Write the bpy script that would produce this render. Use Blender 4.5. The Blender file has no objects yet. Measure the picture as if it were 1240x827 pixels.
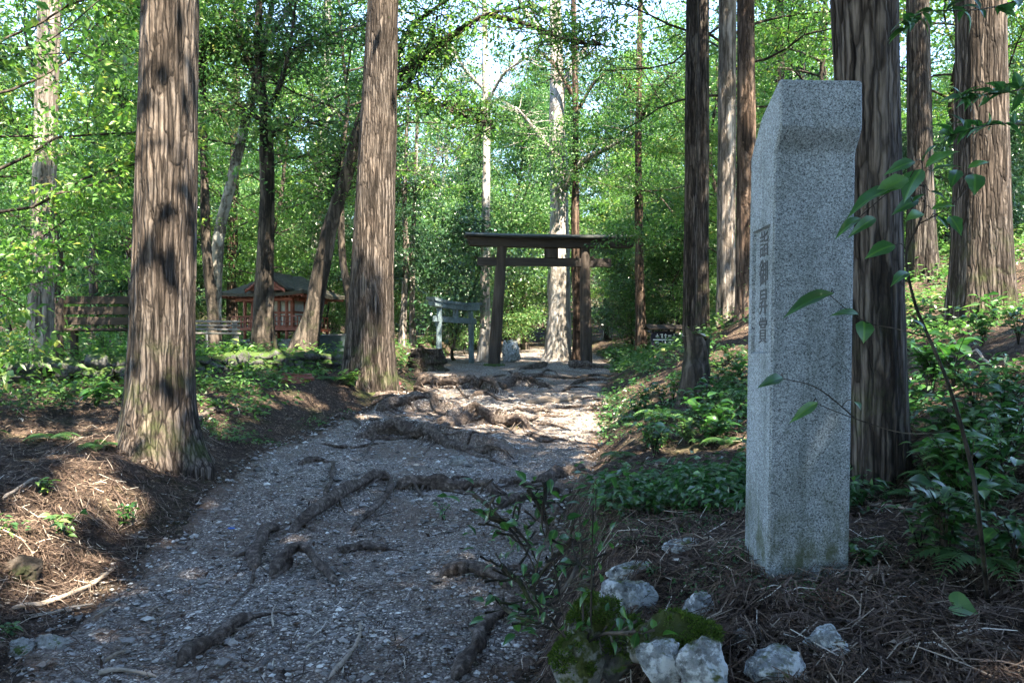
import bpy, math, random
import numpy as np
from mathutils import Vector, Matrix

rng = np.random.default_rng(7)
random.seed(7)
sc = bpy.context.scene
COL = sc.collection
PI = math.pi

# ------------------------------------------------------------------ noise
def _h(i, j, k, s=0):
    i = i.astype(np.int64).astype(np.uint32); j = j.astype(np.int64).astype(np.uint32); k = k.astype(np.int64).astype(np.uint32)
    n = i * np.uint32(374761393) + j * np.uint32(668265263) + k * np.uint32(2246822519) + np.uint32((s * 3266489917) & 0xffffffff)
    n = (n ^ (n >> np.uint32(13))) * np.uint32(1274126177)
    n = n ^ (n >> np.uint32(16))
    return n.astype(np.float64) / 4294967295.0

def noise3(x, y, z, s=0):
    x, y, z = np.broadcast_arrays(np.asarray(x, float), np.asarray(y, float), np.asarray(z, float))
    xi, yi, zi = np.floor(x), np.floor(y), np.floor(z)
    fx, fy, fz = x - xi, y - yi, z - zi
    fx = fx * fx * (3 - 2 * fx); fy = fy * fy * (3 - 2 * fy); fz = fz * fz * (3 - 2 * fz)
    r = 0
    for a in (0, 1):
        for b in (0, 1):
            for c in (0, 1):
                w = (fx if a else 1 - fx) * (fy if b else 1 - fy) * (fz if c else 1 - fz)
                r = r + w * _h(xi + a, yi + b, zi + c, s)
    return r * 2 - 1

def fbm(x, y, z=0.0, o=3, s=0):
    r, a, f = 0, 1.0, 1.0
    for i in range(o):
        r = r + a * noise3(np.asarray(x) * f, np.asarray(y) * f, np.asarray(z) * f, s + i)
        a *= .5; f *= 2.03
    return r

def ss(t):
    t = np.clip(t, 0, 1); return t * t * (3 - 2 * t)

# ------------------------------------------------------------------ terrain
YK = [-60, 0, 3.5, 5, 6, 9, 11.5, 13.6, 16, 20, 30, 60, 400]
XL = [-2.2, -2.2, -2.3, -2.35, -2.4, -2.7, -2.5, -1.75, -1.9, -2.4, -2.6, -4, -6]
XR = [0.1, 0.1, 0.05, .2, .35, .95, 1.28, 1.55, 1.9, 2.6, 3.4, 5, 8]
PYK = [-80, -20, 0, 3, 22, 30, 55, 90, 160, 420]
PZK = [-3, -1.2, -.16, 0, 1.05, 1.2, 2.0, 9, 26, 70]
WX = [-60, -14, -7, -5.4, -4.6, -3.0, 0]
WY = [4, 8, 10.5, 12.0, 14.0, 15.0, 15.2]
LEDGES = []      # filled with soil ledges held by roots: (points, height)

def xl_(y): return np.interp(y, YK, XL)
def xr_(y): return np.interp(y, YK, XR)

MOUNDS = []
def h0(x, y):
    r = h00(x, y)
    for mx, my, dz, sg in MOUNDS: r = r + dz * np.exp(-((np.asarray(x) - mx) ** 2 + (np.asarray(y) - my) ** 2) / (2 * sg * sg))
    return r
def h00(x, y):
    x = np.asarray(x, float); y = np.asarray(y, float)
    p = np.interp(y, PYK, PZK)
    wob = .18 * noise3(x * 0 + 3.3, y * .9, 0.5, 5) + .08 * noise3(x * 0 + 1, y * 2.7, 0.5, 6)
    t = np.maximum(x - xr_(y) + wob, 0); t = 14 * np.tanh(t / 14)
    f0 = .5 * ss(t / .42) + .09 * np.minimum(t, 1.6) + .42 * np.maximum(t - 1.6, 0)
    f1 = .15 * ss(t / .4) + .3 * t
    f2 = .58 * np.minimum(t, 3) + .3 * np.maximum(t - 3, 0)
    f3 = .12 * ss(t / .5) + .16 * t
    a = np.clip((y - 4) / 5, 0, 1); b = np.clip((y - 9) / 5, 0, 1); c = np.clip((y - 15.5) / 6, 0, 1)
    fr = f0 * (1 - a) + (f1 * (1 - b) + (f2 * (1 - c) + f3 * c) * b) * a
    t2 = np.maximum(xl_(y) - x + wob, 0)
    fl = .33 * ss(t2 / 1.15) + .07 * np.minimum(t2, 5)
    bank = np.clip((t + t2) / .6, 0, 1)
    base = p + fr + fl
    hT = 1.33 + .022 * (y - 13)
    s = y - np.interp(x, WX, WY)
    M = ss((s + .12) / .24) * ss((-2.75 - x) / .45)
    hh = np.maximum(base, base * (1 - M) + hT * M)
    hh = hh + .03 * fbm(x * 1.1, y * 1.1, 0, 2, 11) + (.01 + .035 * bank) * fbm(x * 3.7, y * 3.7, 0, 3, 12)
    return hh

for mx, my, mz, sg in ((1.10, 2.86, .638, .42), (-3.15, 6.95, .60, .75), (-2.49, 13.5, .95, .85), (2.11, 4.4, .73, .5)): MOUNDS.append((mx, my, mz - float(h00(mx, my)), sg))
def h(x, y):
    x = np.asarray(x, float); y = np.asarray(y, float)
    r = h0(x, y)
    for pts, hgt in LEDGES:
        # height of the soil held behind a root: full just behind the line, fading uphill
        X = pts[:, 0]; Yl = np.interp(x, X, pts[:, 1])
        e = ss((x - X[0] + .15) / .3) * ss((X[-1] + .15 - x) / .3)
        d = y - Yl
        r = r + e * hgt * ss((d + .05) / .17) * np.exp(-np.maximum(d - .1, 0) / .9)
    return r

F = 950.0; CX, HY = 620.0, 423.0; EYE = 1.5
def P(px, py, Y): return np.array([(px - CX) / F * Y, Y, EYE + (HY - py) / F * Y])
def G(px, py, f=None):
    """ground point seen at a pixel of the photograph"""
    f = f or h
    t = np.concatenate([np.linspace(1.2, 12, 900), np.linspace(12.01, 60, 1200)])
    x = (px - CX) / F * t; z = EYE + (HY - py) / F * t
    d = z - f(x, t)
    k = np.argmax(d < 0) if (d < 0).any() else len(t) - 1
    Y = t[k]
    return np.array([(px - CX) / F * Y, Y, float(f(x[k], Y))])

# ------------------------------------------------------------------ mesh helpers
class MB:
    def __init__(s): s.v = []; s.f = []; s.a = []; s.m = []; s.n = 0
    def add(s, v, f, a=None, m=0):
        v = np.asarray(v, float).reshape(-1, 3); f = np.asarray(f, int)
        s.v.append(v); s.f.append(f + s.n); s.n += len(v)
        s.a.append(np.full(len(f), .5) if a is None else np.broadcast_to(np.asarray(a, float), (len(f),)))
        s.m.append(np.full(len(f), m, int))
    def mesh(s, name, mats, smooth=True):
        me = bpy.data.meshes.new(name)
        v = np.concatenate(s.v); me.vertices.add(len(v)); me.vertices.foreach_set('co', v.ravel())
        loops = np.concatenate([f.ravel() for f in s.f]); cnt = np.concatenate([np.full(len(f), f.shape[1]) for f in s.f])
        me.loops.add(len(loops)); me.loops.foreach_set('vertex_index', loops)
        me.polygons.add(len(cnt)); me.polygons.foreach_set('loop_start', np.concatenate([[0], np.cumsum(cnt)[:-1]]))
        me.polygons.foreach_set('material_index', np.concatenate(s.m))
        me.polygons.foreach_set('use_smooth', np.full(len(cnt), smooth))
        at = me.attributes.new('v', 'FLOAT', 'FACE'); at.data.foreach_set('value', np.concatenate(s.a))
        for m in (mats if isinstance(mats, (list, tuple)) else [mats]): me.materials.append(m)
        me.update(calc_edges=True); me.validate()
        return me
    def build(s, name, mats, parent=None, loc=(0, 0, 0), smooth=True):
        return link(name, s.mesh(name, mats, smooth), parent, loc)

def link(name, me, parent=None, loc=(0, 0, 0)):
    o = bpy.data.objects.new(name, me); COL.objects.link(o); o.location = loc
    if parent is not None: o.parent = parent
    return o
def tag(o, label=None, cat=None, group=None, kind=None):
    if label: o['label'] = label
    if cat: o['category'] = cat
    if group: o['group'] = group
    if kind: o['kind'] = kind
    return o
def empty(name, loc=(0, 0, 0), rz=0.0, label=None, cat=None, group=None):
    o = bpy.data.objects.new(name, None); COL.objects.link(o); o.location = loc; o.rotation_euler = (0, 0, rz)
    o.empty_display_size = .2
    return tag(o, label, cat, group)
def dup(root, loc, rz, scale=1.0):
    r = root.copy(); COL.objects.link(r); r.location = loc; r.rotation_euler = (0, 0, rz)
    r.scale = (scale,) * 3 if np.isscalar(scale) else scale
    for ch in list(root.children):
        c = ch.copy(); COL.objects.link(c); c.parent = r
    return r

def nrm(a): return a / np.maximum(np.linalg.norm(a, axis=-1, keepdims=True), 1e-9)

def tube(mb, pts, rad, n=8, a=.5, wob=0.0, seed=0, cap=True, fn=None, m=0):
    pts = np.asarray(pts, float); rad = np.broadcast_to(np.asarray(rad, float), (len(pts),))
    T = nrm(np.gradient(pts, axis=0))
    up = np.array([0, 1, 0.]) if abs(T[0][1]) < .9 else np.array([1., 0, 0])
    th = np.linspace(0, 2 * PI, n, endpoint=False)
    V = []
    u = nrm(np.cross(T[0], up))
    for i in range(len(pts)):
        u = nrm(u - T[i] * np.dot(u, T[i])); w = np.cross(T[i], u)
        r = rad[i] * np.ones(n)
        if wob: r = r * (1 + wob * fbm(np.cos(th) * 1.4 + seed * 7.1, np.sin(th) * 1.4, i * .35, 2, seed))
        if fn is not None: r = fn(i, th, r)
        V.append(pts[i] + np.outer(np.cos(th) * r, u) + np.outer(np.sin(th) * r, w))
    V = np.concatenate(V)
    i0 = np.arange(len(pts) - 1)[:, None] * n; j = np.arange(n)[None, :]; j2 = (j + 1) % n
    Fq = np.stack([i0 + j, i0 + j2, i0 + n + j2, i0 + n + j], -1).reshape(-1, 4)
    mb.add(V, Fq, a, m)
    if cap:
        c = len(pts) * n
        for ring, cen in ((0, pts[0]), (len(pts) - 1, pts[-1])):
            rv = V[ring * n:(ring + 1) * n]
            VV = np.concatenate([rv, [cen]])
            k = np.arange(n); FF = np.stack([k, (k + 1) % n, np.full(n, n)], -1)
            if ring == 0: FF = FF[:, ::-1]
            mb.add(VV, FF, a, m)

def spline(pts, n):
    pts = np.asarray(pts, float); k = len(pts)
    if k == 2: return pts[0] + (pts[1] - pts[0]) * np.linspace(0, 1, n)[:, None]
    t = np.linspace(0, k - 1 - 1e-6, n); i = t.astype(int); f = (t - i)[:, None]
    g = lambda q: pts[np.clip(q, 0, k - 1)]
    p0, p1, p2, p3 = g(i - 1), g(i), g(i + 1), g(i + 2)
    return .5 * ((2 * p1) + (-p0 + p2) * f + (2 * p0 - 5 * p1 + 4 * p2 - p3) * f ** 2 + (-p0 + 3 * p1 - 3 * p2 + p3) * f ** 3)

def leaves(mb, Pn, D, N, L, W, a, curl=.12, m=0):
    Pn = np.asarray(Pn, float); D = nrm(D); S = nrm(np.cross(D, N)); N = np.cross(S, D)
    L = np.broadcast_to(L, (len(Pn),))[:, None]; W = np.broadcast_to(W, (len(Pn),))[:, None]
    v = np.stack([Pn, Pn + D * L * .45 + S * W * .5 + N * W * .1, Pn + D * L - N * L * curl, Pn + D * L * .45 - S * W * .5 + N * W * .1], 1)
    f = np.arange(len(Pn) * 4).reshape(-1, 4)
    mb.add(v.reshape(-1, 3), f, a, m)

def big_leaf(mb, b, t, N, wr=.36, a=.5, curl=.15, m=0):
    """one broad leaf with a midrib fold, from base b to tip t"""
    b = np.asarray(b, float); t = np.asarray(t, float); D = t - b; L = np.linalg.norm(D); D = D / L
    S = nrm(np.cross(D, N)); N = np.cross(S, D)
    us = [0, .1, .25, .42, .6, .78, .92, 1]; ws = [.03, .5, .9, 1, .82, .48, .15, .0]
    V = []; tw = (hash((round(float(b[0]) * 1e4), round(float(t[2]) * 1e4))) % 100 / 100 - .5) * .5
    for u, w in zip(us, ws):
        c = b + D * L * u + N * L * (curl * 4 * u * (1 - u) * .5 - curl * 1.5 * u * u)
        s_ = L * wr * .5 * w; up_ = L * .07 * w; rb = min(.06 * L * wr, s_ * .4)
        S2 = S * math.cos(tw * u) + N * math.sin(tw * u); wv_ = 1 + .10 * math.sin(u * 19 + tw * 9)
        V += [c - S2 * s_ * wv_ + N * up_, c - S2 * rb, c + S2 * rb, c + S2 * s_ * (2 - wv_) + N * up_]
    Fq = []; av = []
    for i in range(len(us) - 1):
        for k in range(3): Fq.append([4 * i + k, 4 * i + k + 1, 4 * i + k + 5, 4 * i + k + 4]); av.append(min(1, float(a) + (.35 if k == 1 else (.0 if i % 2 else -.07))))
    mb.add(V, Fq, np.clip(av, 0, 1), m)

def box(mb, lo, hi, a=.5, M=None, m=0, bev=0.0):
    lo = np.asarray(lo, float); hi = np.asarray(hi, float)
    b = min(bev, (hi - lo).min() * .45)
    if b <= 0:
        v = np.array([[x, y, z] for z in (lo[2], hi[2]) for y in (lo[1], hi[1]) for x in (lo[0], hi[0])])
        f = [[0, 2, 3, 1], [4, 5, 7, 6], [0, 1, 5, 4], [2, 6, 7, 3], [0, 4, 6, 2], [1, 3, 7, 5]]
        if M is not None: v = v @ np.asarray(M)[:3, :3].T + np.asarray(M)[:3, 3]
        mb.add(v, f, a, m); return
    import bmesh
    bm = bmesh.new(); bmesh.ops.create_cube(bm, size=1)
    for q in bm.verts: q.co = [(lo[i] + hi[i]) / 2 + q.co[i] * (hi[i] - lo[i]) for i in range(3)]
    bmesh.ops.bevel(bm, geom=bm.edges[:], offset=b, segments=1, affect='EDGES')
    bm.verts.ensure_lookup_table()
    v = np.array([q.co[:] for q in bm.verts])
    if M is not None: v = v @ np.asarray(M)[:3, :3].T + np.asarray(M)[:3, 3]
    for k in (3, 4):
        ff = [[q.index for q in f.verts] for f in bm.faces if len(f.verts) == k]
        if ff:
            if k == 3: mb.add(v, ff, a, m)
            else: mb.add(v, ff, a, m)
    bm.free()

def rotz(a):
    c, s = math.cos(a), math.sin(a); return np.array([[c, -s, 0], [s, c, 0], [0, 0, 1.]])

_ICO = None
def rock(mb, c, size, seed, rough=.28, a=.5, rz=0.0, sub=4, flat=.0, m=0, tilt=None):
    global _ICO
    import bmesh
    _ICO = _ICO or {}
    if sub not in _ICO:
        bm = bmesh.new(); bmesh.ops.create_icosphere(bm, subdivisions=sub, radius=1)
        _ICO[sub] = (np.array([q.co[:] for q in bm.verts]), np.array([[q.index for q in f.verts] for f in bm.faces])); bm.free()
    v, f = _ICO[sub]
    d = 1 + rough * fbm(v[:, 0] * 1.1 + seed * 3.7, v[:, 1] * 1.1, v[:, 2] * 1.1, 4, seed % 1000)
    # worn facets
    r2 = np.random.default_rng(seed)
    q = v * d[:, None]
    for _ in range(9):
        n = nrm(r2.normal(size=3)); o = r2.uniform(.62, .9)
        k = q @ n; q = q - np.outer(np.maximum(k - o, 0) * .85, n)
    q = q * (1 + .03 * fbm(v[:, 0] * 13, v[:, 1] * 13, v[:, 2] * 13 + seed, 3, seed % 991))[:, None]
    q = q * (1 + .06 * fbm(v[:, 0] * 5, v[:, 1] * 5, v[:, 2] * 5 + seed, 3, seed % 997))[:, None]
    q = q * np.asarray(size) * .5
    if tilt is not None: q = q @ np.array(Matrix.Rotation(tilt[0], 3, 'X') @ Matrix.Rotation(tilt[1], 3, 'Y')).T
    mb.add(q @ rotz(rz).T + np.asarray(c), f, a, m)

# ------------------------------------------------------------------ materials
def mat(name):
    m = bpy.data.materials.new(name); m.use_nodes = True; nt = m.node_tree
    for n in list(nt.nodes): nt.nodes.remove(n)
    return m, nt
def N(nt, t, **k):
    n = nt.nodes.new(t)
    for a, b in k.items():
        if a in n.inputs: n.inputs[a].default_value = b
        else: setattr(n, a, b)
    return n
def L(nt, a, b): nt.links.new(a, b)
def ramp(nt, fac, stops, interp='LINEAR'):
    r = nt.nodes.new('ShaderNodeValToRGB'); r.color_ramp.interpolation = interp
    e = r.color_ramp.elements
    while len(e) < len(stops): e.new(.5)
    for i, (p, c) in enumerate(stops): e[i].position = p; e[i].color = (*c, 1)
    L(nt, fac, r.inputs[0]); return r.outputs[0]
def mixc(nt, fac, a, b, bt='MIX'):
    n = nt.nodes.new('ShaderNodeMix'); n.data_type = 'RGBA'; n.blend_type = bt
    for s, q in ((n.inputs[0], fac), (n.inputs[6], a), (n.inputs[7], b)):
        if hasattr(q, 'is_output'): L(nt, q, s)
        else: s.default_value = q if np.isscalar(q) else (*q, 1)
    return n.outputs[2]
def math_(nt, op, a, b=0.0, clamp=False):
    n = nt.nodes.new('ShaderNodeMath'); n.operation = op; n.use_clamp = clamp
    for s, q in ((n.inputs[0], a), (n.inputs[1], b)):
        if hasattr(q, 'is_output'): L(nt, q, s)
        else: s.default_value = q
    return n.outputs[0]
def coord(nt, scale=(1, 1, 1), kind='Object'):
    tc = nt.nodes.new('ShaderNodeTexCoord'); mp = nt.nodes.new('ShaderNodeMapping'); mp.inputs['Scale'].default_value = scale
    L(nt, tc.outputs[kind], mp.inputs[0]); return mp.outputs[0]
def noi(nt, vec, scale, detail=4, rough=.6, out='Fac', dist=0.0):
    n = N(nt, 'ShaderNodeTexNoise'); n.inputs['Scale'].default_value = scale; n.inputs['Detail'].default_value = detail
    n.inputs['Roughness'].default_value = rough; n.inputs['Distortion'].default_value = dist
    L(nt, vec, n.inputs['Vector']); return n.outputs[out]
def vor(nt, vec, scale, out='Color', feat='F1', rnd=1.0):
    n = N(nt, 'ShaderNodeTexVoronoi'); n.feature = feat; n.inputs['Scale'].default_value = scale; n.inputs['Randomness'].default_value = rnd
    L(nt, vec, n.inputs['Vector']); return n.outputs[out]
def sep(nt, v, ch):
    n = nt.nodes.new('ShaderNodeSeparateXYZ'); L(nt, v, n.inputs[0]); return n.outputs[ch]
def finish(nt, col, rough=.8, spec=.3, bump=None, bs=.5, bd=.01, trans=None, tf=.4):
    b = nt.nodes.new('ShaderNodeBsdfPrincipled'); o = nt.nodes.new('ShaderNodeOutputMaterial')
    for s, q in ((b.inputs['Base Color'], col), (b.inputs['Roughness'], rough), (b.inputs['Specular IOR Level'], spec)):
        if hasattr(q, 'is_output'): L(nt, q, s)
        else: s.default_value = q if np.isscalar(q) else (*q, 1)
    if bump is not None:
        n = nt.nodes.new('ShaderNodeBump'); n.inputs['Strength'].default_value = bs; n.inputs['Distance'].default_value = bd
        L(nt, bump, n.inputs['Height']); L(nt, n.outputs[0], b.inputs['Normal'])
    out = b.outputs[0]
    if trans is not None:
        t = nt.nodes.new('ShaderNodeBsdfTranslucent'); L(nt, trans, t.inputs[0])
        mx = nt.nodes.new('ShaderNodeMixShader'); mx.inputs[0].default_value = tf
        L(nt, out, mx.inputs[1]); L(nt, t.outputs[0], mx.inputs[2]); out = mx.outputs[0]
    L(nt, out, o.inputs[0])
def attr(nt, name='v'):
    n = nt.nodes.new('ShaderNodeAttribute'); n.attribute_name = name; return n.outputs['Fac']
def objrand(nt): return nt.nodes.new('ShaderNodeObjectInfo').outputs['Random']

def leaf_mat(name, stops, spread=.25, rough=.42, spec=.45, tf=.4, tb=1.9):
    m, nt = mat(name)
    a = attr(nt); r = objrand(nt)
    f = math_(nt, 'ADD', a, math_(nt, 'MULTIPLY', math_(nt, 'SUBTRACT', r, .5), spread), True)
    c = ramp(nt, f, stops)
    t = mixc(nt, 1.0, c, (tb * .9, tb * 1.05, tb * .7), 'MULTIPLY')
    finish(nt, c, rough, spec, trans=t, tf=tf)
    return m
M_ = {}
M_['leaf_bright'] = leaf_mat('leaf_bright', [(0, (.02, .06, .018)), (.45, (.058, .142, .032)), (.85, (.12, .215, .042)), (1, (.24, .25, .06))], tf=.33)
M_['leaf_mid'] = leaf_mat('leaf_mid', [(0, (.018, .055, .02)), (.5, (.058, .135, .04)), (.9, (.115, .20, .058)), (1, (.22, .22, .08))], tf=.32)
M_['leaf_dark'] = leaf_mat('leaf_dark', [(0, (.012, .038, .018)), (.6, (.032, .085, .036)), (1, (.08, .155, .06))], rough=.3, spec=.8, tf=.25)
M_['leaf_conifer'] = leaf_mat('leaf_conifer', [(0, (.015, .04, .02)), (.6, (.03, .075, .03)), (1, (.06, .11, .035))], rough=.6, spec=.25, tf=.2)
M_['leaf_near'] = leaf_mat('leaf_near', [(0, (.014, .05, .018)), (.6, (.03, .10, .025)), (1, (.07, .17, .03))], rough=.28, spec=.6, tf=.3, tb=1.7)
M_['fern'] = leaf_mat('fern', [(0, (.02, .06, .02)), (.6, (.05, .12, .04)), (1, (.10, .17, .06))], rough=.5, tf=.35)
M_['moss_leaf'] = leaf_mat('moss_leaf', [(0, (.03, .055, .01)), (.6, (.07, .11, .018)), (1, (.14, .18, .03))], rough=.7, spec=.15, tf=.3)

def bark(name, dark, mid, light, fx=16, fz=.8, bd=.02, moss=0.0, patch=None, bs=.9):
    m, nt = mat(name)
    ro = math_(nt, 'MULTIPLY', objrand(nt), 37.0)
    def coord(nt, s, _c=globals()['coord']):
        o = _c(nt, s)
        if s != (1, 1, 1): L(nt, ro, o.node.inputs['Location'])
        return o
    v = coord(nt, (fx, fx, fz)); w = coord(nt, (1, 1, 1)); v2 = coord(nt, (fx * 2.6, fx * 2.6, fz * 1.1))
    n1 = noi(nt, v, 1.0, 5, .62); n2 = noi(nt, v2, 1.0, 3, .6)
    wv = nt.nodes.new('ShaderNodeVectorMath'); wv.operation = 'ADD'; L(nt, coord(nt, (fx * .8, fx * .8, fz * .55)), wv.inputs[0])
    ws = nt.nodes.new('ShaderNodeVectorMath'); ws.operation = 'SCALE'; ws.inputs['Scale'].default_value = 1.1; L(nt, noi(nt, coord(nt, (5, 5, 3.5)), 1.0, 3, .6, 'Color'), ws.inputs[0]); L(nt, ws.outputs[0], wv.inputs[1])
    fis = ramp(nt, vor(nt, wv.outputs[0], 1.0, 'Distance', 'DISTANCE_TO_EDGE'), [(.0, (0, 0, 0)), (.16, (.75, .75, .75)), (.4, (1, 1, 1))])
    tone = sep(nt, vor(nt, wv.outputs[0], 1.0), 0)
    k = math_(nt, 'ADD', math_(nt, 'MULTIPLY', n1, .42), math_(nt, 'ADD', math_(nt, 'MULTIPLY', n2, .40), math_(nt, 'MULTIPLY', tone, .18)))
    c = ramp(nt, k, [(.38, dark), (.49, mid), (.63, light)])
    c = mixc(nt, fis, mixc(nt, .75, c, dark), c)
    k = math_(nt, 'ADD', math_(nt, 'MULTIPLY', fis, .9), math_(nt, 'MULTIPLY', k, .7))
    big = noi(nt, w, 1.3, 4, .6)
    c = mixc(nt, ramp(nt, big, [(.35, (0, 0, 0)), (.7, (1, 1, 1))]), c, mixc(nt, 1.0, c, (1.3, 1.2, 1.1), 'MULTIPLY'))
    if patch is not None:
        pn = noi(nt, coord(nt, (2.2, 2.2, 1.6)), 1.6, 5, .65)
        c = mixc(nt, ramp(nt, pn, [(.50, (0, 0, 0)), (.6, (1, 1, 1))]), c, patch)
    if moss:
        mz = math_(nt, 'MULTIPLY', math_(nt, 'SUBTRACT', 1.3, sep(nt, w, 2)), 1.0, True)
        mn = ramp(nt, noi(nt, w, 3.5, 5, .7), [(.5, (0, 0, 0)), (.68, (1, 1, 1))])
        c = mixc(nt, math_(nt, 'MULTIPLY', math_(nt, 'MULTIPLY', mz, mn), moss), c, (.05, .075, .02))
    finish(nt, c, .92, .12, k, bs, bd)
    return m
M_['bark_cedar'] = bark('bark_cedar', (.012, .0095, .008), (.05, .041, .036), (.155, .132, .118), fx=30, fz=3.6, moss=.5)
M_['bark_cedar_dark'] = bark('bark_cedar_dark', (.011, .009, .008), (.045, .038, .034), (.135, .118, .106), fx=30, fz=3.6, moss=.6)
M_['bark_grey'] = bark('bark_grey', (.03, .028, .024), (.12, .11, .095), (.30, .28, .25), fx=7, fz=2.2, bd=.012, moss=.5, patch=(.33, .32, .29))
M_['bark_dark'] = bark('bark_dark', (.012, .011, .010), (.045, .038, .032), (.12, .10, .085), fx=9, fz=2, bd=.012, moss=.5)
M_['bark_pale'] = bark('bark_pale', (.05, .043, .038), (.175, .155, .142), (.36, .33, .31), fx=14, fz=1.8, bd=.01, moss=.3)
M_['bark_white'] = bark('bark_white', (.13, .12, .11), (.30, .285, .275), (.52, .5, .485), fx=7, fz=1.6, bd=.01, moss=.2)  # sunlight on these trunks painted in as extra pale bark
M_['bark_red'] = bark('bark_red', (.014, .010, .008), (.062, .043, .034), (.15, .11, .088), fx=12, fz=1.5, bd=.02)

# root wood
m, nt = mat('root_wood'); M_['root'] = m
v = coord(nt, (1, 1, 1), 'Object'); n1 = noi(nt, v, 26, 5, .7); n2 = noi(nt, v, 5, 4, .6)
c = ramp(nt, n1, [(.32, (.022, .016, .013)), (.5, (.075, .057, .047)), (.7, (.24, .195, .17))])
c = mixc(nt, ramp(nt, n2, [(.45, (0, 0, 0)), (.65, (1, 1, 1))]), c, mixc(nt, 1.0, c, (.6, .56, .54), 'MULTIPLY'))
finish(nt, c, .85, .2, n1, .9, .015)
m, nt = mat('dead_stick'); M_['stick'] = m
v = coord(nt, (1, 1, 1)); n1 = noi(nt, v, 40, 4, .6)
finish(nt, mixc(nt, attr(nt), ramp(nt, n1, [(.3, (.10, .075, .055)), (.7, (.22, .17, .13))]), ramp(nt, n1, [(.3, (.22, .18, .145)), (.7, (.42, .36, .30))])), .85, .2, n1, .5, .004)

# ground soil with needles, leaf crumbs and moss
m, nt = mat('forest_floor'); M_['ground'] = m
v = coord(nt, (1, 1, 1)); big = noi(nt, v, .55, 4, .6); med = noi(nt, v, 4.5, 5, .65); fine = noi(nt, v, 45, 4, .7)
vc = vor(nt, v, 38); vf = sep(nt, vc, 0)
soil = ramp(nt, math_(nt, 'ADD', math_(nt, 'MULTIPLY', med, .5), math_(nt, 'MULTIPLY', fine, .5)), [(.33, (.012, .009, .008)), (.5, (.04, .029, .024)), (.66, (.09, .064, .05))])
crumb = ramp(nt, vf, [(0, (.02, .015, .012)), (.55, (.06, .042, .033)), (.8, (.13, .085, .06)), (1, (.24, .18, .13))])
c = mixc(nt, ramp(nt, fine, [(.46, (0, 0, 0)), (.58, (1, 1, 1))]), soil, crumb)
ms = ramp(nt, noi(nt, v, 1.1, 5, .65), [(.53, (0, 0, 0)), (.68, (1, 1, 1))])
far = math_(nt, 'MULTIPLY', math_(nt, 'SUBTRACT', sep(nt, v, 1), 9.0), .09, True)
c = mixc(nt, math_(nt, 'MULTIPLY', ms, math_(nt, 'ADD', .25, far), True), c, ramp(nt, fine, [(.3, (.02, .04, .01)), (.7, (.08, .12, .025))]))
finish(nt, c, .95, .1, math_(nt, 'ADD', fine, math_(nt, 'MULTIPLY', vf, .6)), .9, .02)

# gravel path
m, nt = mat('path_gravel'); M_['path'] = m
v = coord(nt, (1, 1, 1)); vd = coord(nt, (1, 1, .6))
def stone_layer(scale):
    col = sep(nt, vor(nt, v, scale), 0); dist = vor(nt, v, scale, 'Distance')
    return col, dist
c1, d1 = stone_layer(62); c2, d2 = stone_layer(28); c3, d3 = stone_layer(120)
k1 = ramp(nt, c1, [(0, (.025, .022, .024)), (.45, (.13, .122, .126)), (.8, (.31, .30, .30)), (1, (.62, .61, .60))])
k3 = ramp(nt, c3, [(0, (.025, .022, .023)), (.6, (.085, .08, .085)), (1, (.26, .25, .25))])
k2 = ramp(nt, c2, [(0, (.05, .047, .05)), (.6, (.19, .18, .19)), (1, (.55, .54, .53))])
c = mixc(nt, ramp(nt, d1, [(.40, (0, 0, 0)), (.55, (1, 1, 1))]), k1, k3)
c = mixc(nt, ramp(nt, math_(nt, 'ADD', d2, math_(nt, 'MULTIPLY', sep(nt, vor(nt, v, 28), 1), .6)), [(.40, (1, 1, 1)), (.5, (0, 0, 0))]), c, k2)
dirt = ramp(nt, noi(nt, v, 1.1, 6, .68), [(.42, (0, 0, 0)), (.6, (1, 1, 1))])
fine = noi(nt, v, 60, 3, .7)
dcol = ramp(nt, fine, [(.3, (.028, .02, .017)), (.7, (.12, .088, .072))])
edge = attr(nt)
c = mixc(nt, math_(nt, 'ADD', math_(nt, 'MULTIPLY', dirt, .72), edge, True), c, dcol)
hh = math_(nt, 'SUBTRACT', math_(nt, 'MULTIPLY', fine, .2), math_(nt, 'ADD', math_(nt, 'MULTIPLY', d1, .8), d2))
c = mixc(nt, 1.0, c, (1.42, 1.29, 1.14), 'MULTIPLY'); finish(nt, c, .85, .3, hh, 1.0, .02)

m, nt = mat('pebble'); M_['pebble'] = m
a = attr(nt); n1 = noi(nt, coord(nt), 70, 3, .6)
c = ramp(nt, a, [(0, (.05, .044, .041)), (.5, (.18, .165, .155)), (.8, (.35, .33, .31)), (1, (.64, .61, .57))])
finish(nt, mixc(nt, .6, c, mixc(nt, 1.0, c, ramp(nt, n1, [(.3, (.55, .55, .55)), (.7, (1.4, 1.4, 1.4))]), 'MULTIPLY')), .75, .35)
m, nt = mat('litter'); M_['litter'] = m
a = attr(nt)
c = ramp(nt, a, [(0, (.025, .018, .015)), (.45, (.075, .05, .039)), (.75, (.16, .115, .09)), (.93, (.31, .25, .2)), (1, (.5, .45, .39))])
finish(nt, c, .85, .15, trans=c, tf=.15)

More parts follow.
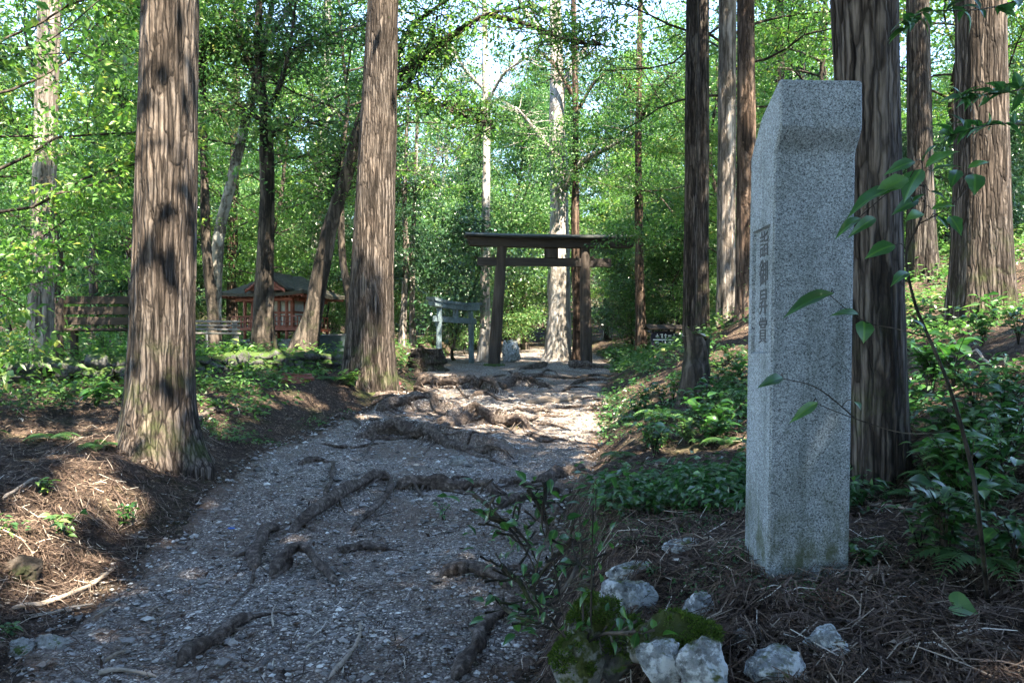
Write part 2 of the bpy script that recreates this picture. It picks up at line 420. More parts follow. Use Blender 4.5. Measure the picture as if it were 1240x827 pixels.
# rocks
def rock_mat(name, base, moss, mossamt, white=0.0):
    m, nt = mat(name); v = coord(nt, (1, 1, 1))
    n1 = noi(nt, v, 9, 6, .7); n2 = noi(nt, v, 45, 4, .7)
    c = ramp(nt, math_(nt, 'ADD', math_(nt, 'MULTIPLY', n1, .6), math_(nt, 'MULTIPLY', n2, .4)), [(.38, tuple(x * .18 for x in base)), (.47, tuple(x * .7 for x in base)), (.6, tuple(x * 1.15 for x in base))])
    if white:
        cr = noi(nt, v, 16, 6, .75)
        c = mixc(nt, ramp(nt, cr, [(.47, (0, 0, 0)), (.55, (1, 1, 1))]), c, (.42, .445, .46))
    g = nt.nodes.new('ShaderNodeNewGeometry')
    up = sep(nt, g.outputs['Normal'], 2)
    mk = math_(nt, 'ADD', math_(nt, 'MULTIPLY', up, .25), noi(nt, v, 6, 5, .7))
    mm = ramp(nt, mk, [(.72 - mossamt, (0, 0, 0)), (.82 - mossamt, (1, 1, 1))])
    c = mixc(nt, mm, c, mixc(nt, n2, tuple(x * .35 for x in moss), tuple(x * 1.4 for x in moss)))
    finish(nt, c, .9, .2, math_(nt, 'ADD', n1, math_(nt, 'MULTIPLY', n2, .7)), .9, .02); return m
M_['rock_white'] = rock_mat('rock_white', (.22, .235, .245), (.06, .07, .02), .05, 1)
M_['rock_mossy'] = rock_mat('rock_mossy', (.22, .22, .2), (.05, .06, .014), .22)
M_['rock_grey'] = rock_mat('rock_grey', (.25, .25, .24), (.05, .075, .02), .02)
M_['rock_dark'] = rock_mat('rock_dark', (.085, .085, .082), (.05, .085, .02), .17)

# granite
def granite(name, tint, stain=True):
    m, nt = mat(name); v = coord(nt, (1, 1, 1))
    a = sep(nt, vor(nt, v, 330), 0); b = sep(nt, vor(nt, v, 190), 1); n1 = noi(nt, v, 240, 3, .7); n2 = noi(nt, v, 3, 5, .65)
    k = math_(nt, 'ADD', math_(nt, 'MULTIPLY', a, .42), math_(nt, 'ADD', math_(nt, 'MULTIPLY', b, .28), math_(nt, 'MULTIPLY', n1, .3)))
    c = ramp(nt, k, [(.2, (.05, .053, .056)), (.36, (.19, .20, .205)), (.55, (.34, .352, .358)), (.82, (.56, .57, .57))])
    c = mixc(nt, 1.0, c, tint, 'MULTIPLY')
    c = mixc(nt, ramp(nt, n2, [(.42, (0, 0, 0)), (.66, (.8, .8, .8))]), c, mixc(nt, 1.0, c, (.6, .62, .6), 'MULTIPLY'))
    stk = noi(nt, coord(nt, (13, 13, .7)), 1.0, 4, .65)
    c = mixc(nt, ramp(nt, stk, [(.5, (0, 0, 0)), (.68, (.7, .7, .7))]), c, mixc(nt, 1.0, c, (.55, .57, .54), 'MULTIPLY'))
    if stain:
        z = sep(nt, v, 2)
        lo = math_(nt, 'MULTIPLY', math_(nt, 'SUBTRACT', .42, z), 3.0, True)
        mn = ramp(nt, noi(nt, coord(nt, (1, 1, .45)), 14, 6, .7), [(.42, (0, 0, 0)), (.62, (1, 1, 1))])
        c = mixc(nt, math_(nt, 'MULTIPLY', math_(nt, 'MULTIPLY', lo, mn), .85), c, (.045, .055, .02))
        sp = ramp(nt, noi(nt, v, 24, 5, .7), [(.62, (0, 0, 0)), (.7, (1, 1, 1))])
        c = mixc(nt, math_(nt, 'MULTIPLY', sp, .55), c, (.07, .08, .06))
    finish(nt, c, .82, .3, math_(nt, 'ADD', n1, math_(nt, 'MULTIPLY', a, .6)), .5, .004); return m
M_['granite'] = granite('granite', (.74, .815, .87))
M_['granite_far'] = granite('granite_far', (.42, .55, .6), False)
def plain(name, col, rough=.8, var=.35, sc_=(6, 6, 6), spec=.25, bd=.004):
    m, nt = mat(name); n1 = noi(nt, coord(nt, sc_), 1.0, 5, .65)
    c = ramp(nt, n1, [(.3, tuple(x * (1 - var) for x in col)), (.5, col), (.7, tuple(min(1, x * (1 + var)) for x in col))])
    finish(nt, c, rough, spec, n1, .5, bd); return m
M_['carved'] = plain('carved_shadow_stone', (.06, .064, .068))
M_['torii_wood'] = plain('torii_wood', (.05, .039, .033), .85, .6, (14, 14, 1.2))
M_['torii_beam'] = plain('torii_beam', (.042, .034, .03), .85, .5, (1.2, 14, 14))
M_['torii_roof'] = plain('torii_roof', (.035, .038, .036), .8, .4, (2, 8, 8))
M_['vermilion'] = plain('vermilion_wood', (.16, .045, .026), .6, .35, (5, 5, 5))
M_['shrine_wall'] = plain('shrine_wall', (.30, .31, .28), .8, .2, (4, 4, 4))
M_['shrine_dark'] = plain('shrine_dark', (.05, .045, .04), .7, .3, (4, 4, 4))
M_['shrine_roof'] = plain('bark_roof', (.055, .05, .038), .95, .5, (10, 10, 10))
M_['old_wood'] = plain('old_wood', (.04, .03, .024), .85, .5, (2, 20, 20))
M_['grey_wood'] = plain('grey_wood', (.19, .175, .155), .85, .4, (2, 18, 18))
M_['teal_stone'] = plain('basin_stone', (.045, .065, .068), .6, .4, (8, 8, 8))
M_['sign_dark'] = plain('sign_board', (.035, .03, .05), .5, .3, (8, 8, 8))
M_['sign_white'] = plain('sign_paint', (.72, .72, .74), .5, .08, (8, 8, 8))
M_['stump_red'] = plain('stump_wood', (.17, .065, .05), .85, .5, (10, 10, 3))
M_['stump_cut'] = plain('stump_cut', (.42, .36, .28), .85, .3, (10, 10, 10))
M_['red_cloth'] = plain('red_cloth', (.5, .06, .09), .8, .3, (20, 20, 20))
M_['blue_wrap'] = plain('blue_wrap', (.03, .12, .4), .5, .2, (20, 20, 20))

# ------------------------------------------------------------------ sun direction (shadows fall away from the camera, slightly left)
SUN_EL, SUN_AZ = math.radians(59), math.radians(30)      # azimuth: to the right of straight behind the camera
SUN = np.array([math.sin(SUN_AZ) * math.cos(SUN_EL), -math.cos(SUN_AZ) * math.cos(SUN_EL), math.sin(SUN_EL)])

# ------------------------------------------------------------------ ledges (soil held by roots) before anything uses h()
def ledge(pxs, hgt):
    pts = np.array([G(a, b, h0) for a, b in pxs]); pts = pts[np.argsort(pts[:, 0])]
    LEDGES.append((pts, hgt))
NEWL = []
for pxs, hg in ([[(431, 533), (460, 530), (500, 532), (535, 540), (574, 552), (612, 558)], .2],
                [[(480, 596), (520, 595), (560, 596), (602, 602)], .1],
                [[(537, 520), (565, 513), (600, 516), (641, 523)], .2],
                [[(457, 500), (490, 499), (525, 501), (552, 507)], .19],
                [[(506, 472), (545, 472), (581, 472), (605, 479)], .22],
                [[(598, 470), (630, 468), (663, 471)], .15],
                [[(636, 490), (665, 490), (700, 487)], .06]):
    pts = np.array([G(a, b, h0) for a, b in pxs]); NEWL.append((pts[np.argsort(pts[:, 0])], hg))
LEDGES += NEWL

# ------------------------------------------------------------------ ground and path
def grid_mesh(name, X, Y, Z, m, a=None):
    r, c = X.shape; mb = MB()
    i = np.arange(r - 1)[:, None] * c; j = np.arange(c - 1)[None, :]
    f = np.stack([i + j, i + j + 1, i + c + j + 1, i + c + j], -1).reshape(-1, 4)
    av = None if a is None else (a[:-1, :-1] * .25 + a[1:, :-1] * .25 + a[:-1, 1:] * .25 + a[1:, 1:] * .25).ravel()
    mb.add(np.stack([X, Y, Z], -1).reshape(-1, 3), f, av)
    return mb.build(name, m)
ys = np.concatenate([-np.geomspace(250, 1, 40) + 1.2, np.geomspace(1.25, 34, 460), np.geomspace(34.6, 420, 70)])
us = np.linspace(-1, 1, 360)
W = 7 + 1.25 * np.abs(ys)
X = -.6 + (np.sign(us) * np.abs(us) ** 1.7)[None, :] * W[:, None]; Y = np.repeat(ys[:, None], len(us), 1)
tag(grid_mesh('ground', X, Y, h(X, Y), M_['ground']), kind='structure')
ys = np.geomspace(1.0, 42, 640); us = np.linspace(-.08, 1.08, 230)
X = xl_(ys)[:, None] + (xr_(ys) - xl_(ys))[:, None] * us[None, :]; Y = np.repeat(ys[:, None], len(us), 1)
ed = np.minimum(us, 1 - us)[None, :] * (xr_(ys) - xl_(ys))[:, None] + .16 * fbm(X * 2.1, Y * 2.1, 0, 3, 31)
off = -.03 + .045 * ss(ed / .12 + .5)
tag(grid_mesh('path', X, Y, h(X, Y) + off + .008 * fbm(X * 14, Y * 14, 0, 2, 32), M_['path'], np.clip(.9 - ed / .22, 0, 1)), kind='structure')

# ------------------------------------------------------------------ trees
# openings cut into the crowns along the sun's rays, to light chosen spots
SPOTS = []
def spot(px, py, Y=None, r=.4):
    c = G(px, py) if Y is None else P(px, py, Y); SPOTS.append((c, r))
for a in ((185, 30, 7, .14), (180, 95, 7, .10), (205, 150, 7, .10), (190, 255, 7, .22), (165, 320, 7, .1), (205, 430, 7, .12), (185, 490, 7, .15), (160, 535, 6.8, .2),
          (462, 20, 13.6, .2), (450, 150, 13.6, .2), (468, 340, 13.6, .18), (466, 410, 13.6, .22), (60, 60, 13, .4),
          (884, 60, 15, .25), (886, 200, 15, .4), (880, 330, 15, .4), (1185, 20, 9, .35), (838, 60, 15, .25), (1110, 120, 12, .15)): spot(*a)
for px, py, r in ((110, 580, .28), (30, 610, .2), (15, 655, .3), (200, 565, .2), (75, 700, .3), (150, 615, .2), (235, 540, .2), (300, 470, .2), (370, 485, .32), (330, 490, .15), (440, 505, .15), (610, 515, .2), (560, 490, .12),
                  (700, 480, .2), (745, 500, .2), (690, 455, .25), (540, 455, .2), (620, 448, .2), (130, 440, .5), (60, 430, .4), (290, 440, .6), (900, 400, .35), (760, 470, .3), (860, 430, .3)): spot(px, py, None, r)
for a in ((672, 340, 25.3, .7), (674, 400, 25.3, .5), (588, 330, 24.4, .5), (588, 410, 24.4, .4), (960, 90, 20, 1.6), (1135, 130, 18, 1.2), (1225, 200, 18, 1.5), (1130, 280, 17, 1.0), (560, 260, 27, 2.4), (640, 180, 28, 2.6), (770, 260, 23, 1.8), (100, 220, 11, 1.5), (40, 330, 11, 1.0), (330, 230, 24, 2.0), (480, 330, 26, 1.8), (720, 90, 24, 2.2), (400, 60, 22, 1.6)): spot(*a)
def carve(pts):
    keep = np.ones(len(pts), bool)
    for c, r in SPOTS:
        d = pts - c; s = d @ SUN
        pr = np.linalg.norm(d - s[:, None] * SUN, axis=1)
        rr = (r + .08) * (1 + .35 * noise3(pts[:, 0] * 1.3, pts[:, 1] * 1.3, pts[:, 2] * 1.3, 77))
        keep &= ~((pr < rr) & (s > .5))
    return keep

def trunk_mesh(base, pts, rad, n=40, ridge=.03, flare=.55, fl_h=.7, lobes=6, seed=1, rows=120, wob=.05, mat_='bark_cedar', name='trunk', parent=None):
    """pts: world points, base first. local mesh about base; lobed root flare and vertical bark ridges are geometry."""
    pts = np.asarray(pts, float) - base; pp = spline(pts, 400)
    zz = pp[:, 2]; z0, z1 = zz[0], zz[-1]
    fr = np.linspace(0, 1, rows) ** 1.5
    q = np.stack([np.interp(z0 + (z1 - z0) * fr, zz, pp[:, k]) for k in range(3)], 1)
    rr = np.interp(q[:, 2], np.linspace(z0, z1, len(rad)), rad)
    ph = np.random.default_rng(seed).uniform(0, 6, 4)
    def fn(i, th, r):
        z = q[i, 2]
        e = math.exp(-max(z, -.1) / fl_h)
        lob = .5 + .5 * np.sin(th * lobes + ph[0] + 1.2 * np.sin(th + ph[1]))
        r = r * (1 + flare * e * (.45 + .75 * lob) + wob * np.sin(th * 2 + ph[2] + z * .3) )
        k = th / (2 * PI) * max(8, round(2 * PI * rr[i] / .055))
        rid = noise3(k + .35 * noise3(z * .8, th * 2, 0, seed), z * .45, seed, seed) * .65 + noise3(k * 2.3, z * 1.1, seed + 4, seed) * .35
        return r + ridge * rid
    mb = MB(); tube(mb, q, rr, n, .5, fn=fn)
    return mb.build(name, M_[mat_], parent)

def conifer_crown(base, z0, z1, R, n, seed, size=.25, droop=.5, do_carve=True, trunk_x=None):
    r = np.random.default_rng(seed)
    nb = int((z1 - z0) * 7); brs = []; lf = MB(); bb = MB()
    cz = []; Pn = []; D = []; A = []
    per = max(6, n // nb)
    for i in range(nb):
        f = (i + r.random()) / nb; z = z0 + (z1 - z0) * f
        Lb = R * (1 - f) ** .75 * r.uniform(.65, 1.1) + .25; az = r.uniform(0, 2 * PI)
        s = np.linspace(0, 1, 6); d = np.array([math.cos(az), math.sin(az), 0])
        tx = trunk_x(z) if trunk_x is not None else np.array([0, 0])
        pt = np.outer(s * Lb, d); pt[:, 2] = z + Lb * (.25 * s - .55 * droop * s ** 2); pt[:, :2] += tx
        tube(bb, pt, np.linspace(.035, .006, 6) * (.6 + Lb / 4), 4, cap=False)
        k = r.random(per) ** .7; c = np.stack([np.interp(k, s, pt[:, q]) for q in range(3)], 1)
        side = np.cross(d, [0, 0, 1.0]) ; w = .32 * Lb * (1.15 - k) * r.normal(size=per)
        c = c + np.outer(w, side); c[:, 2] += -np.abs(w) * .35 + r.normal(size=per) * .12
        Pn.append(c); dd = d * .8 + np.outer(np.sign(w) * .8, side) + r.normal(size=(per, 3)) * .35; dd[:, 2] -= droop
        D.append(dd); A.append(np.clip(r.normal(.5, .22, per) + r.normal() * .12, 0, 1))
    Pn = np.concatenate(Pn); D = np.concatenate(D); A = np.concatenate(A)
    if do_carve:
        k = carve(Pn + base); Pn, D, A = Pn[k], D[k], A[k]
    Nn = r.normal(size=Pn.shape) * .6 + [0, 0, 1]
    leaves(lf, Pn, D, Nn, size * r.uniform(.6, 1.3, len(Pn)), size * .42 * r.uniform(.7, 1.3, len(Pn)), A, .25)
    return lf, bb

def cedar(name, label, px0, py0, Y, w0, px1, w1, H, crown=(9, 3.4, 5000), mat_='bark_cedar', cat='tree', group=None, seed=1, flare=.35, lobes=6, n=72, ridge=.012, rows=150, base=None, fl_h=.6):
    x0 = (px0 - CX) / F * Y; x1 = (px1 - CX) / F * Y
    gz = float(h(x0, Y)); b = np.array([x0, Y, gz - .05])
    zt = EYE + HY / F * Y
    cs = math.cos(math.atan((px0 - CX) / F)); r0, r1 = w0 / F * Y / 2 * cs, w1 / F * Y / 2 * cs
    sl = (x1 - x0) / (zt - gz); rs = (r1 - r0) / (zt - gz)
    zz = np.array([-.25, 0, zt - gz, H])
    pts = np.stack([b[0] + sl * zz, np.full(4, Y), gz + zz], 1)
    rr = lambda z: max(.03, r0 + rs * z) if z < zt - gz else max(.02, r1 * (1 - (z - zt + gz) / (H - zt + gz) * .93))
    rad = [rr(z) for z in np.linspace(-.25, H, 40)]
    t = empty(name, b, label=label, cat=cat, group=group)
    trunk_mesh(b, pts, rad, n, ridge, flare, fl_h, lobes, seed, rows, mat_=mat_, parent=t)
    if crown:
        lf, bb = conifer_crown(b, crown[0], H, crown[1], int(crown[2] * (2.4 if seed in (3, 4) else 1.5)), seed, trunk_x=lambda z: np.array([sl * z, 0]))
        bb.build('branches', M_[mat_], t); lf.build('crown', M_['leaf_conifer'], t, smooth=False)
    return t

cedar('cedar_tree', 'thick pale barked cedar with a wide flared foot on the left bank beside the path', 193, 545, 7.0, 86, 206, 69, 21, (8.5, 3.6, 5200), seed=3, flare=.55, lobes=5, n=200, ridge=.014, rows=260, fl_h=.34)
cedar('cedar_tree', 'tall straight cedar at the left edge of the path, right of the dark leaning tree', 446, 462, 13.6, 56, 464, 35, 22, (9.5, 3.2, 4600), seed=4, n=130, rows=200, ridge=.014, flare=.3)
cedar('cedar_tree', 'dark thick cedar standing directly behind the granite pillar', 1066, 585, 4.5, 64, 1046, 84, 20, (7.5, 3.4, 4800), 'bark_cedar_dark', seed=5, n=190, rows=240, ridge=.011, flare=.3, fl_h=.35)
cedar('cedar_tree', 'broad cedar on the right slope, rightmost trunk in view with finely grooved bark', 1190, 395, 9.2, 72, 1187, 60, 23, (7.5, 4.5, 9500), seed=6, n=150, rows=200, ridge=.013)
cedar('cedar_tree', 'slim grey brown cedar between the dark cedar behind the pillar and the broad rightmost cedar', 1116, 370, 12.5, 36, 1111, 29, 20, (9, 2.6, 3000), 'bark_cedar_dark', seed=7)
cedar('cedar_tree', 'paler left hand trunk of the pair of cedars rising behind the broken stump', 836, 395, 15.5, 17, 838, 15, 20, (9.5, 2.5, 2600), seed=8, n=48, flare=.2)
cedar('cedar_tree', 'darker right hand trunk of the pair of cedars rising behind the broken stump', 850, 395, 15.0, 16, 852, 14, 20, (9.5, 2.5, 2600), 'bark_cedar_dark', seed=9, n=48, flare=.2)
cedar('cedar_tree', 'sunlit pale pinkish cedar trunk on the right bank left of its dark neighbour', 879, 385, 15.6, 24, 881, 21, 21, (9.5, 2.6, 2600), 'bark_pale', seed=10, n=60, flare=.2)
cedar('cedar_tree', 'dark reddish cedar trunk just left of the granite pillar top', 904, 375, 14.4, 27, 903, 22, 21, (9.5, 2.6, 2600), 'bark_red', seed=11, n=60, flare=.2)
cedar('cedar_tree', 'thin far cedar trunk seen above the sloping top of the granite pillar', 944, 372, 22, 13, 944, 12, 20, (9.5, 2.4, 2000), 'bark_cedar_dark', seed=12, n=32, flare=.2)
cedar('cedar_tree', 'smooth sunlit trunk at the far left rising out of bright maple leaves', 48, 385, 13.5, 31, 60, 28, 20, (9, 2.8, 2800), 'bark_pale', seed=13, n=60, flare=.25)
# unseen trees added behind the camera to shade the foreground
for i, (x, y, R, z0) in enumerate(((-4.6, -2.0, 3.6, 7), (3.4, -2.6, 3.6, 7), (-1.2, -6.2, 3.8, 7.5), (5.6, -8, 3.8, 7.5), (-6.6, -8, 3.8, 7.5), (1.8, -11.5, 3.8, 8), (8.2, -1.0, 3.2, 7), (-8.6, 1.6, 3.0, 6.5), (-2.9, -4.4, 3.4, 7), (-7.4, -4.2, 3.4, 7), (2.4, -6.6, 3.4, 7), (-3.4, -10.6, 3.6, 8), (6.6, -4.6, 3.4, 7), (-2.6, .4, 3.6, 8.5), (.8, -3.4, 3.4, 8), (2.9, .9, 3.4, 8.5))):
    b = np.array([x, y, float(h(x, y)) - .05])
    t = empty('cedar_tree', b, label='tall cedar standing along the lower path behind the viewer', cat='tree', group='cedars along the lower path')
    trunk_mesh(b, [b + [0, 0, -.2], b + [0, 0, 8], b + [0, 0, 20]], np.linspace(.32, .03, 10), 24, .01, .4, .6, 6, 20 + i, 40, parent=t)
    lf, bb = conifer_crown(b, z0, 20, R, 9000, 60 + i, .27)
    bb.build('branches', M_['bark_cedar'], t); lf.build('crown', M_['leaf_conifer'], t, smooth=False)

def leaf_cloud(lf, C, n, sig, flat, Ls, r, base=None, do_carve=False, A0=None):
    k = r.integers(0, len(C), n); o = r.normal(size=(n, 3)) * sig; o[:, 2] *= flat
    Pn = C[k] + o
    ca = r.normal(0, .16, len(C)) if A0 is None else A0
    A = np.clip(.5 + ca[k] + r.normal(0, .16, n), 0, 1)
    if do_carve:
        kk = carve(Pn + base); Pn, A, o = Pn[kk], A[kk], o[kk]
    n = len(Pn)
    D = o * [1, 1, .3] + r.normal(size=(n, 3)) * .25; D[:, 2] -= .12
    Nn = r.normal(size=(n, 3)) * .45 + [0, 0, 1]
    cs_ = r.uniform(.6, 1.4, len(C)); Lf = Ls * r.uniform(.6, 1.25, n) * cs_[k if not do_carve else k[kk]]
    leaves(lf, Pn, D, Nn, Lf, Lf * r.uniform(.42, .6, n), A)

def limb_points(p, d, Ln, r, n=7, bend=.25, up=.1):
    pts = [p]; d = nrm(np.asarray(d, float)); st = Ln / (n - 1)
    for _ in range(n - 1):
        d = nrm(d + r.normal(size=3) * bend * .35 + [0, 0, up]); pts.append(pts[-1] + d * st)
    return np.array(pts)

def broadleaf(seed, H, r0, zb, R, nl, Ls, n, flat=.5, elev=.5, sig=.32, conical=0.0, wander=.5):
    """three meshes about the tree's base: trunk, branches, leaves"""
    r = np.random.default_rng(seed); tr, br, lf = MB(), MB(), MB()
    k = 9; zz = np.linspace(-.25, H * .88, k)
    xy = np.cumsum(r.normal(size=(k, 2)) * wander * .25, 0); xy -= xy[0]
    tp = spline(np.column_stack([xy, zz]), 26)
    rad = r0 * (1 - np.linspace(0, 1, 26) * .85)
    tube(tr, tp, rad * (1 + .45 * np.exp(-np.maximum(tp[:, 2], 0) / .4)), 12, wob=.12, seed=seed)
    C = []
    for i in range(nl):
        f = (i + r.random() * .7) / nl
        z = zb + (H * .85 - zb) * f; p = np.array([np.interp(z, tp[:, 2], tp[:, q]) for q in range(3)])
        az = i * 2.4 + r.normal() * .4
        prof = (.55 + .55 * math.sin(PI * min(1, f * .9 + .1))) * (1 - conical) + conical * (1.05 - f)
        Ln = R * prof * r.uniform(.75, 1.15)
        e = elev + .5 * f + r.normal() * .12
        pts = limb_points(p, [math.cos(az) * math.cos(e), math.sin(az) * math.cos(e), math.sin(e)], Ln, r, 8, .5, .03 if flat > .3 else -.04)
        rl = r0 * .32 * (1 - f * .5) * prof
        tube(br, pts, np.linspace(rl, .008, 8), 5, cap=False)
        for s in (2, 3, 4, 5, 6, 7):
            for _ in range(2):
                a2 = az + r.choice([-1, 1]) * r.uniform(.4, 1.3); e2 = r.normal(.15, .25)
                sp = limb_points(pts[s], [math.cos(a2) * math.cos(e2), math.sin(a2) * math.cos(e2), math.sin(e2)], Ln * r.uniform(.18, .42), r, 4, .5, .02)
                tube(br, sp, np.linspace(rl * .35, .005, 4), 3, cap=False)
                C += [sp[1], sp[2], sp[3]]
        C.append(pts[-1])
    return tr, br, lf, np.array(C), r

VAR = {}
def variant(key, seed, mat_, bark_, Ls, n, flat, sig, **k):
    tr, br, lf, C, r = broadleaf(seed, flat=flat, sig=sig, Ls=Ls, n=n, **k)
    leaf_cloud(lf, C, n, sig, flat, Ls, r)
    VAR[key] = (tr.mesh('trunk', M_[bark_]), br.mesh('branches', M_[bark_]), lf.mesh('crown', M_[mat_], False))
variant('round', 101, 'leaf_mid', 'bark_dark', .13, 26000, .45, .28, H=13, r0=.17, zb=2.2, R=3.4, nl=20)
variant('round2', 102, 'leaf_dark', 'bark_dark', .12, 27000, .45, .28, H=11, r0=.15, zb=1.4, R=3.2, nl=20)
variant('maple', 103, 'leaf_bright', 'bark_dark', .10, 22000, .16, .25, H=9.5, r0=.12, zb=1.8, R=3.8, nl=18, elev=.2)
variant('maple2', 104, 'leaf_bright', 'bark_dark', .10, 18000, .16, .24, H=7, r0=.09, zb=1.0, R=3.2, nl=15, elev=.25)
variant('high', 111, 'leaf_bright', 'bark_dark', .085, 17000, .14, .26, H=11.5, r0=.12, zb=4.6, R=4.3, nl=17, elev=.15)
variant('tall', 105, 'leaf_mid', 'bark_grey', .13, 25000, .4, .3, H=17, r0=.2, zb=4.5, R=3.0, nl=22)
variant('tall2', 106, 'leaf_bright', 'bark_grey', .13, 23000, .3, .32, H=15.5, r0=.16, zb=4, R=3.2, nl=20)
variant('sapling', 107, 'leaf_mid', 'bark_dark', .09, 9500, .4, .26, H=4.5, r0=.04, zb=.5, R=1.8, nl=14)
variant('sapling2', 108, 'leaf_dark', 'bark_dark', .10, 9000, .45, .26, H=3.4, r0=.035, zb=.3, R=1.6, nl=12)
variant('shrub', 109, 'leaf_mid', 'bark_dark', .075, 4200, .5, .2, H=1.7, r0=.02, zb=.12, R=1.05, nl=11)
variant('shrub2', 110, 'leaf_bright', 'bark_dark', .07, 3600, .4, .2, H=1.4, r0=.018, zb=.1, R=1.0, nl=10)
lf, bb = conifer_crown(np.zeros(3), .9, 15, 2.4, 9500, 120, .2, .7, False)
tb = MB(); tube(tb, [(0, 0, -.2), (0, 0, 5), (0.05, 0, 10), (0, 0, 15)], [.2, .15, .09, .02], 12)
VAR['conifer'] = (tb.mesh('trunk', M_['bark_cedar_dark']), bb.mesh('branches', M_['bark_cedar_dark']), lf.mesh('crown', M_['leaf_conifer'], False))

NAMES = dict(round=('broadleaf_tree', 'tree'), round2=('evergreen_tree', 'tree'), maple=('maple_tree', 'tree'), maple2=('maple_tree', 'tree'), tall=('broadleaf_tree', 'tree'), tall2=('broadleaf_tree', 'tree'), high=('maple_tree', 'tree'),
             sapling=('sapling', 'sapling'), sapling2=('sapling', 'sapling'), shrub=('shrub', 'shrub'), shrub2=('shrub', 'shrub'), conifer=('conifer_tree', 'tree'))
LOOK = dict(round='mid green round crowned tree', round2='dark glossy evergreen tree', maple='bright green maple with layered sprays', maple2='small bright green maple', tall='tall pale stemmed tree', tall2='tall light green tree',
            sapling='mid green leafy sapling', sapling2='dark glossy leafy sapling', shrub='mid green leafy shrub', shrub2='bright green leafy shrub', conifer='dark drooping conifer')
_ROOT = {}
def plant(key, x, y, s=1.0, rz=None, label=None, group=None, sink=.03, r=rng):
    z = float(h(x, y)) - sink; rz = r.uniform(0, 6.28) if rz is None else rz
    px = CX + F * x / y
    if label is None:
        zone = ('far left behind the benches' if px < 230 else 'behind the red shrine' if px < 400 else 'behind the grey stone torii' if px < 560 else 'beyond the wooden torii' if px < 740 else 'on the slope behind the paired cedars' if px < 930 else 'on the slope behind the granite pillar')
        near = ', by the clearing' if y < 27 else ', further back' if y < 42 else ', deepest'
        label = f'{LOOK[key]} {zone}{near}'; group = label.replace(',', '')
    if key in _ROOT:
        o = dup(_ROOT[key], (x, y, z), rz, s); tag(o, label, NAMES[key][1])
    else:
        o = empty(NAMES[key][0], (x, y, z), rz, label, NAMES[key][1]); o.scale = (s,) * 3
        for nm, me in zip(('trunk' if 'shrub' not in key else 'stem', 'branches', 'crown' if 'shrub' not in key else 'foliage'), VAR[key]): link(nm, me, o)
        _ROOT[key] = o
    if 'group' in o: del o['group']
    if group: o['group'] = group
    return o

# background forest
used = []
def far_enough(x, y, d): return all((x - a) ** 2 + (y - b) ** 2 > d * d for a, b in used)
r5 = np.random.default_rng(55)
def scatter(n, y0, y1, keys, d, s0=.85, s1=1.2, pxr=(-120, 1360), avoid=None):
    c = 0; tries = 0
    while c < n and tries < n * 60:
        tries += 1
        y = y0 + (y1 - y0) * r5.random() ** .9; px = r5.uniform(*pxr); x = (px - CX) / F * y
        if avoid and avoid(px, x, y): continue
        if not far_enough(x, y, d): continue
        used.append((x, y)); plant(keys[r5.integers(len(keys))], x, y, r5.uniform(s0, s1), r=r5); c += 1
def clear(px, x, y):
    if y < 34 and 585 < px < 720: return True                      # the way through the torii
    if 480 < px < 640 and y > 34 and r5.random() < .75: return True  # the opening to the sky
    if y < 25 and -8.5 < x < -1: return True
    if 470 < px < 760 and y < 37: return True
    return False
scatter(30, 25, 36, ['round', 'round2', 'maple', 'maple2', 'conifer', 'maple'], 2.6, avoid=clear)
scatter(58, 36, 62, ['round', 'round2', 'tall', 'tall2', 'maple', 'conifer', 'tall2'], 3.0, .9, 1.3, avoid=clear)
scatter(60, 62, 100, ['round', 'tall', 'round2', 'round2'], 3.6, 1.0, 1.4)
used2 = used; used = []
def clear2(px, x, y):
    if y < 33 and 590 < px < 705: return True
    if y < 24.5 and -9 < x < -1: return True
    return False
scatter(46, 23.5, 34, ['sapling', 'sapling2', 'sapling', 'shrub', 'shrub2'], 1.1, .8, 1.35, avoid=clear2)
scatter(30, 34, 50, ['sapling', 'sapling2', 'sapling'], 1.6, 1.0, 1.7)
scatter(14, 12, 22, ['shrub', 'shrub2', 'sapling2'], 1.0, .6, 1.0, pxr=(930, 1300))

# wood behind and beside the viewer: unseen trees added to dim low sky light
r6 = np.random.default_rng(66); n6 = 0
while n6 < 20:
    a6 = r6.uniform(math.radians(125), math.radians(415)); d6 = r6.uniform(13, 30); x6, y6 = d6 * math.cos(a6), d6 * math.sin(a6)
    if y6 > 2 or not far_enough(x6, y6, 3.0): continue
    used.append((x6, y6)); n6 += 1
    plant(['round', 'round2', 'tall', 'maple'][n6 % 4], x6, y6, r6.uniform(.85, 1.1), r=r6, label='leafy tree of the wood behind the viewer', group='wood behind the viewer')

for px_, y_, k_, s_ in ((492, 56, 'round', .85), (515, 60, 'round2', 1.0), (540, 54, 'round', .8), (565, 58, 'conifer', .75), (590, 60, 'round2', .95), (612, 55, 'round', .8), (632, 57, 'round2', .95), (555, 44, 'maple', .75), (605, 42, 'maple2', .95), (575, 38, 'maple2', .9), (515, 43, 'maple', .8)):
    plant(k_, (px_ - CX) / F * y_, y_, s_, r=r5)
